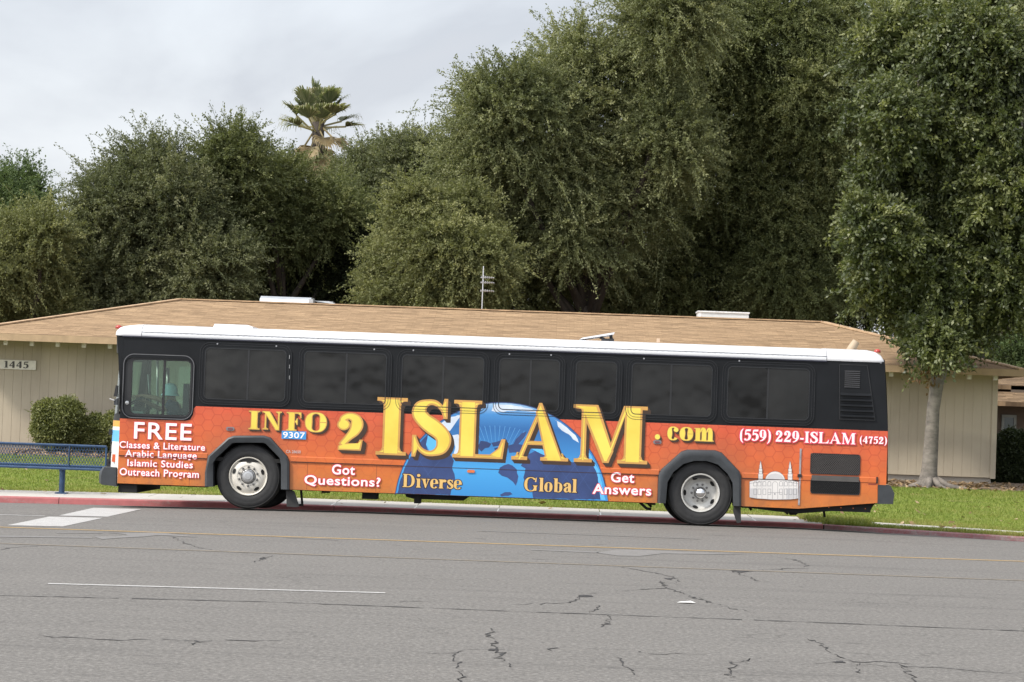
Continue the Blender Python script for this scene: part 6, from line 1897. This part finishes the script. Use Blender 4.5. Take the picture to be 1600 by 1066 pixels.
# fan palm
YP = 52
pc = at(497, 204, YP)
palm = thing('fan_palm', 'tall fan palm with drooping leaf tips rising above the trees', 'palm tree', (pc.x, YP, .5))
MB().tube([(pc.x, YP, .2), (pc.x + .1, YP, pc.z * .6), (pc.x, YP, pc.z + .3)], [.32, .24, .22], 12).build('trunk', M_BARK, palm, True)
M_PALM = m_leaf('palm_leaf', (.06, .085, .032), (.16, .185, .085), (.38, .34, .22), .4, .35)
M_PDRY = m_leaf('dry_palm_leaf', (.16, .11, .06), (.26, .20, .11), (.36, .30, .18), .3, .3)
def frond(mbv, tnt, rg, az, el, pl, bl_, tbase):
    d = Vector((math.cos(az) * math.cos(el), math.sin(az) * math.cos(el), math.sin(el)))
    o0 = Vector((pc.x, YP, pc.z + rg.uniform(-.3, .3)))
    hub = o0 + d * pl - Vector((0, 0, .10 * pl))
    side = d.cross(Vector((0, 0, 1))).normalized(); upv = side.cross(d)
    w = .035
    mbv += [[o0 - side * w, o0 + side * w, hub + side * w, hub - side * w], [o0 - upv * w, o0 + upv * w, hub + upv * w, hub - upv * w]]; tnt += [.95, .95]
    for k in range(22):
        u_ = k / 21 * 2 - 1
        a = R(72 * u_)
        e1 = (d * math.cos(a) + side * math.sin(a)).normalized()
        e1 = (e1 + upv * .35 * abs(u_)).normalized()
        L1 = bl_ * (.55 + .45 * math.cos(a)) * rg.uniform(.92, 1.08)
        s_ = e1.cross(upv).normalized() * .06
        p1 = hub + e1 * L1 * .62; tip = hub + e1 * L1 * .92 - Vector((0, 0, (.02 + .12 * rg.random()) * L1)); tip2 = tip + e1 * .10 - Vector((0, 0, (.12 + .2 * rg.random()) * L1))
        mbv += [[hub - s_ * .4, hub + s_ * .4, p1 + s_, p1 - s_], [p1 - s_, p1 + s_, tip + s_ * .4, tip - s_ * .4], [tip - s_ * .25, tip + s_ * .25, tip2 + s_ * .08, tip2 - s_ * .08]]
        tt = tbase + rg.normal(0, .12); tnt += [tt, tt + .05, tt + .25]
rgp = np.random.default_rng(21)
for k in range(28):
    az = k * 2.399 + .4; el = R(86 - 74 * (k / 28) ** 1.0 + rgp.normal(0, 5))
    v_, t_ = [], []
    frond(v_, t_, rgp, az, el, rgp.uniform(.85, 1.2), rgp.uniform(.68, .86), .48)
    mesh_quads('frond', np.array([[list(q) for q in f] for f in v_]), np.clip(np.array(t_), 0, 1), M_PALM, palm)
v_, t_ = [], []
for k in range(12):
    frond(v_, t_, rgp, k * 2.399, R(-30 - 55 * rgp.random()), rgp.uniform(.7, 1.1), rgp.uniform(.7, .95), .5)
mesh_quads('dead_fronds', np.array([[list(q) for q in f] for f in v_]), np.clip(np.array(t_), 0, 1), M_PDRY, palm)

# clipped shrubs
M_SHRUB = m_leaf('shrub_leaf', (.07, .085, .030), (.165, .18, .065), (.33, .33, .14), .45)
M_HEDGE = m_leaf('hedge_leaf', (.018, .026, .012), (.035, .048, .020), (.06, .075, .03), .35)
def bush(name, label, cat, L, Y, mat, seed, n, group=None, lf=.055, stems=3, zb=None, **kw):
    rg = np.random.default_rng(seed)
    lb_ = lobes_px(L, Y, rg, .8, .05)
    cx = sum(l[0] for l in lb_) / len(lb_)
    z_ = lawn_z(min(Y, 18)) if zb is None else zb
    t = thing(name, label, cat, (cx, Y, z_), group)
    V, T_ = crown(lb_, n, 14, .14, lf, lf * .55, .05, rg, core=.8, gap=.12, rough=.10, shell=(.86, 1.03), kids=0, wisp=.03, **kw)
    V = V[(V[:, :, 2].min(axis=1) > z_ - .02)]; T_ = T_[:len(V)]
    mesh_quads('foliage', V, T_, mat, t)
    mb = MB()
    for k in range(stems):
        l = lb_[k % len(lb_)]
        mb.tube([(cx + rg.normal(0, .12), Y, z_ - .05), (cx + (l[0] - cx) * .5, Y, z_ + (l[2] - z_) * .5), (l[0], l[1], l[2])], [.05, .04, .02], 7)
    mb.build('stem', M_BARK, t, True)
bush('round_shrub', 'tall clipped round shrub in front of the tan wall, right of the 1445 sign', 'shrub', [(80, 652, 26), (104, 650, 26), (88, 672, 30), (72, 672, 18), (110, 662, 20), (70, 645, 14)], 16.9, M_SHRUB, 31, N(6500))
bush('low_hedge', 'low clipped hedge at the wall between the round shrub and the bus front', 'hedge', [(140, 676, 22), (165, 680, 24), (125, 684, 16), (190, 676, 26), (150, 660, 8), (175, 658, 8), (220, 680, 26)], 17.2, M_SHRUB, 32, N(5200))
bush('dark_hedge', 'tall dark hedge at the right edge past the end of the bungalow', 'hedge', [(1575, 700, 24), (1600, 705, 30), (1570, 735, 28), (1605, 740, 34), (1640, 700, 40), (1640, 740, 40), (1580, 688, 14)], 19.6, M_HEDGE, 33, N(7000), lf=.06)

# grass, bed litter
rg = np.random.default_rng(99)
def blades(n, x0, x1, y0, y1, h, w, zf, dens=None):
    x = rg.uniform(x0, x1, n); y = rg.uniform(y0, y1, n)
    k = np.sin(x * 1.3 + 1.2 * np.sin(y * .8)) * np.sin(y * 1.1 + 2) * .5 + .5
    hh = h * rg.uniform(.5, 1.3, n) * (.7 + .5 * k)
    z = np.array([zf(a, b) for a, b in zip(x, y)])
    a = rg.uniform(0, 2 * np.pi, n); le = rg.normal(0, .5, (n, 2))
    b0 = np.stack([x, y, z], 1); sv = np.stack([np.cos(a), np.sin(a), 0 * a], 1) * w
    tip = b0 + np.stack([le[:, 0] * hh, le[:, 1] * hh, hh], 1)
    V = np.stack([b0 - sv, b0 + sv, tip + sv * .25, tip - sv * .25], 1)
    dry = np.clip((6.3 - y) / 1.3, 0, 1) * .3 + np.clip(np.sin(x * .9 + 2 * np.sin(y * .5)) * np.sin(y * .7 + x * .3) - .35, 0, 1) * .5
    return V, np.clip(rg.normal(.42, .2, n) + .35 * (k - .5) + dry, 0, 1)
M_GRS = m_leaf('grass_blade', (.10, .145, .026), (.175, .228, .044), (.33, .31, .11), .2, .35)
sets = [blades(N(150000), -13, 13, 5.0, 15.4, .036, .006, lambda x, y: lawn_z(y) + tilt(x) * tw(y)), blades(N(9000), XC + .1, 13, KF + .17, 3.62, .05, .006, lambda x, y: .01 + tilt(x)),
        blades(N(2600), XC - .25, XC + .9, 3.0, 5.0, .10, .007, lambda x, y: .02 + tilt(x)), blades(N(5000), XC, 13, 4.52, 5.1, .045, .006, lambda x, y: .035 + tilt(x)), blades(N(7000), -13, 13, 4.88, 5.1, .06, .006, lambda x, y: .035 + tilt(x)), blades(N(5000), XC, 13, KF + .12, KF + .25, .05, .006, lambda x, y: .0 + tilt(x))]
g_ = mesh_quads('grass', np.concatenate([s_[0] for s_ in sets]), np.concatenate([s_[1] for s_ in sets]), M_GRS)
g_['kind'] = 'stuff'
n = 5550
x = rg.uniform(-12, 13, n); y = np.concatenate([rg.uniform(15.1, 18.1, 5200), rg.uniform(3.1, 15.1, 350)]); z = np.array([lawn_z(b) + tilt(a_) * tw(b) for a_, b in zip(x, y)]) + rg.uniform(.01, .05, n)
a = rg.uniform(0, 6.28, n); s_ = rg.uniform(.03, .09, n)[:, None]
u = np.stack([np.cos(a), np.sin(a), rg.normal(0, .3, n)], 1) * s_; v2 = np.stack([-np.sin(a), np.cos(a), rg.normal(0, .3, n)], 1) * s_ * .5
c = np.stack([x, y, z], 1)
lt = mesh_quads('leaf_litter', np.stack([c - u, c + v2, c + u, c - v2], 1), rg.random(n), m_leaf('litter_leaf', (.12, .07, .035), (.25, .17, .09), (.40, .30, .19), .2, .1))
lt['kind'] = 'stuff'
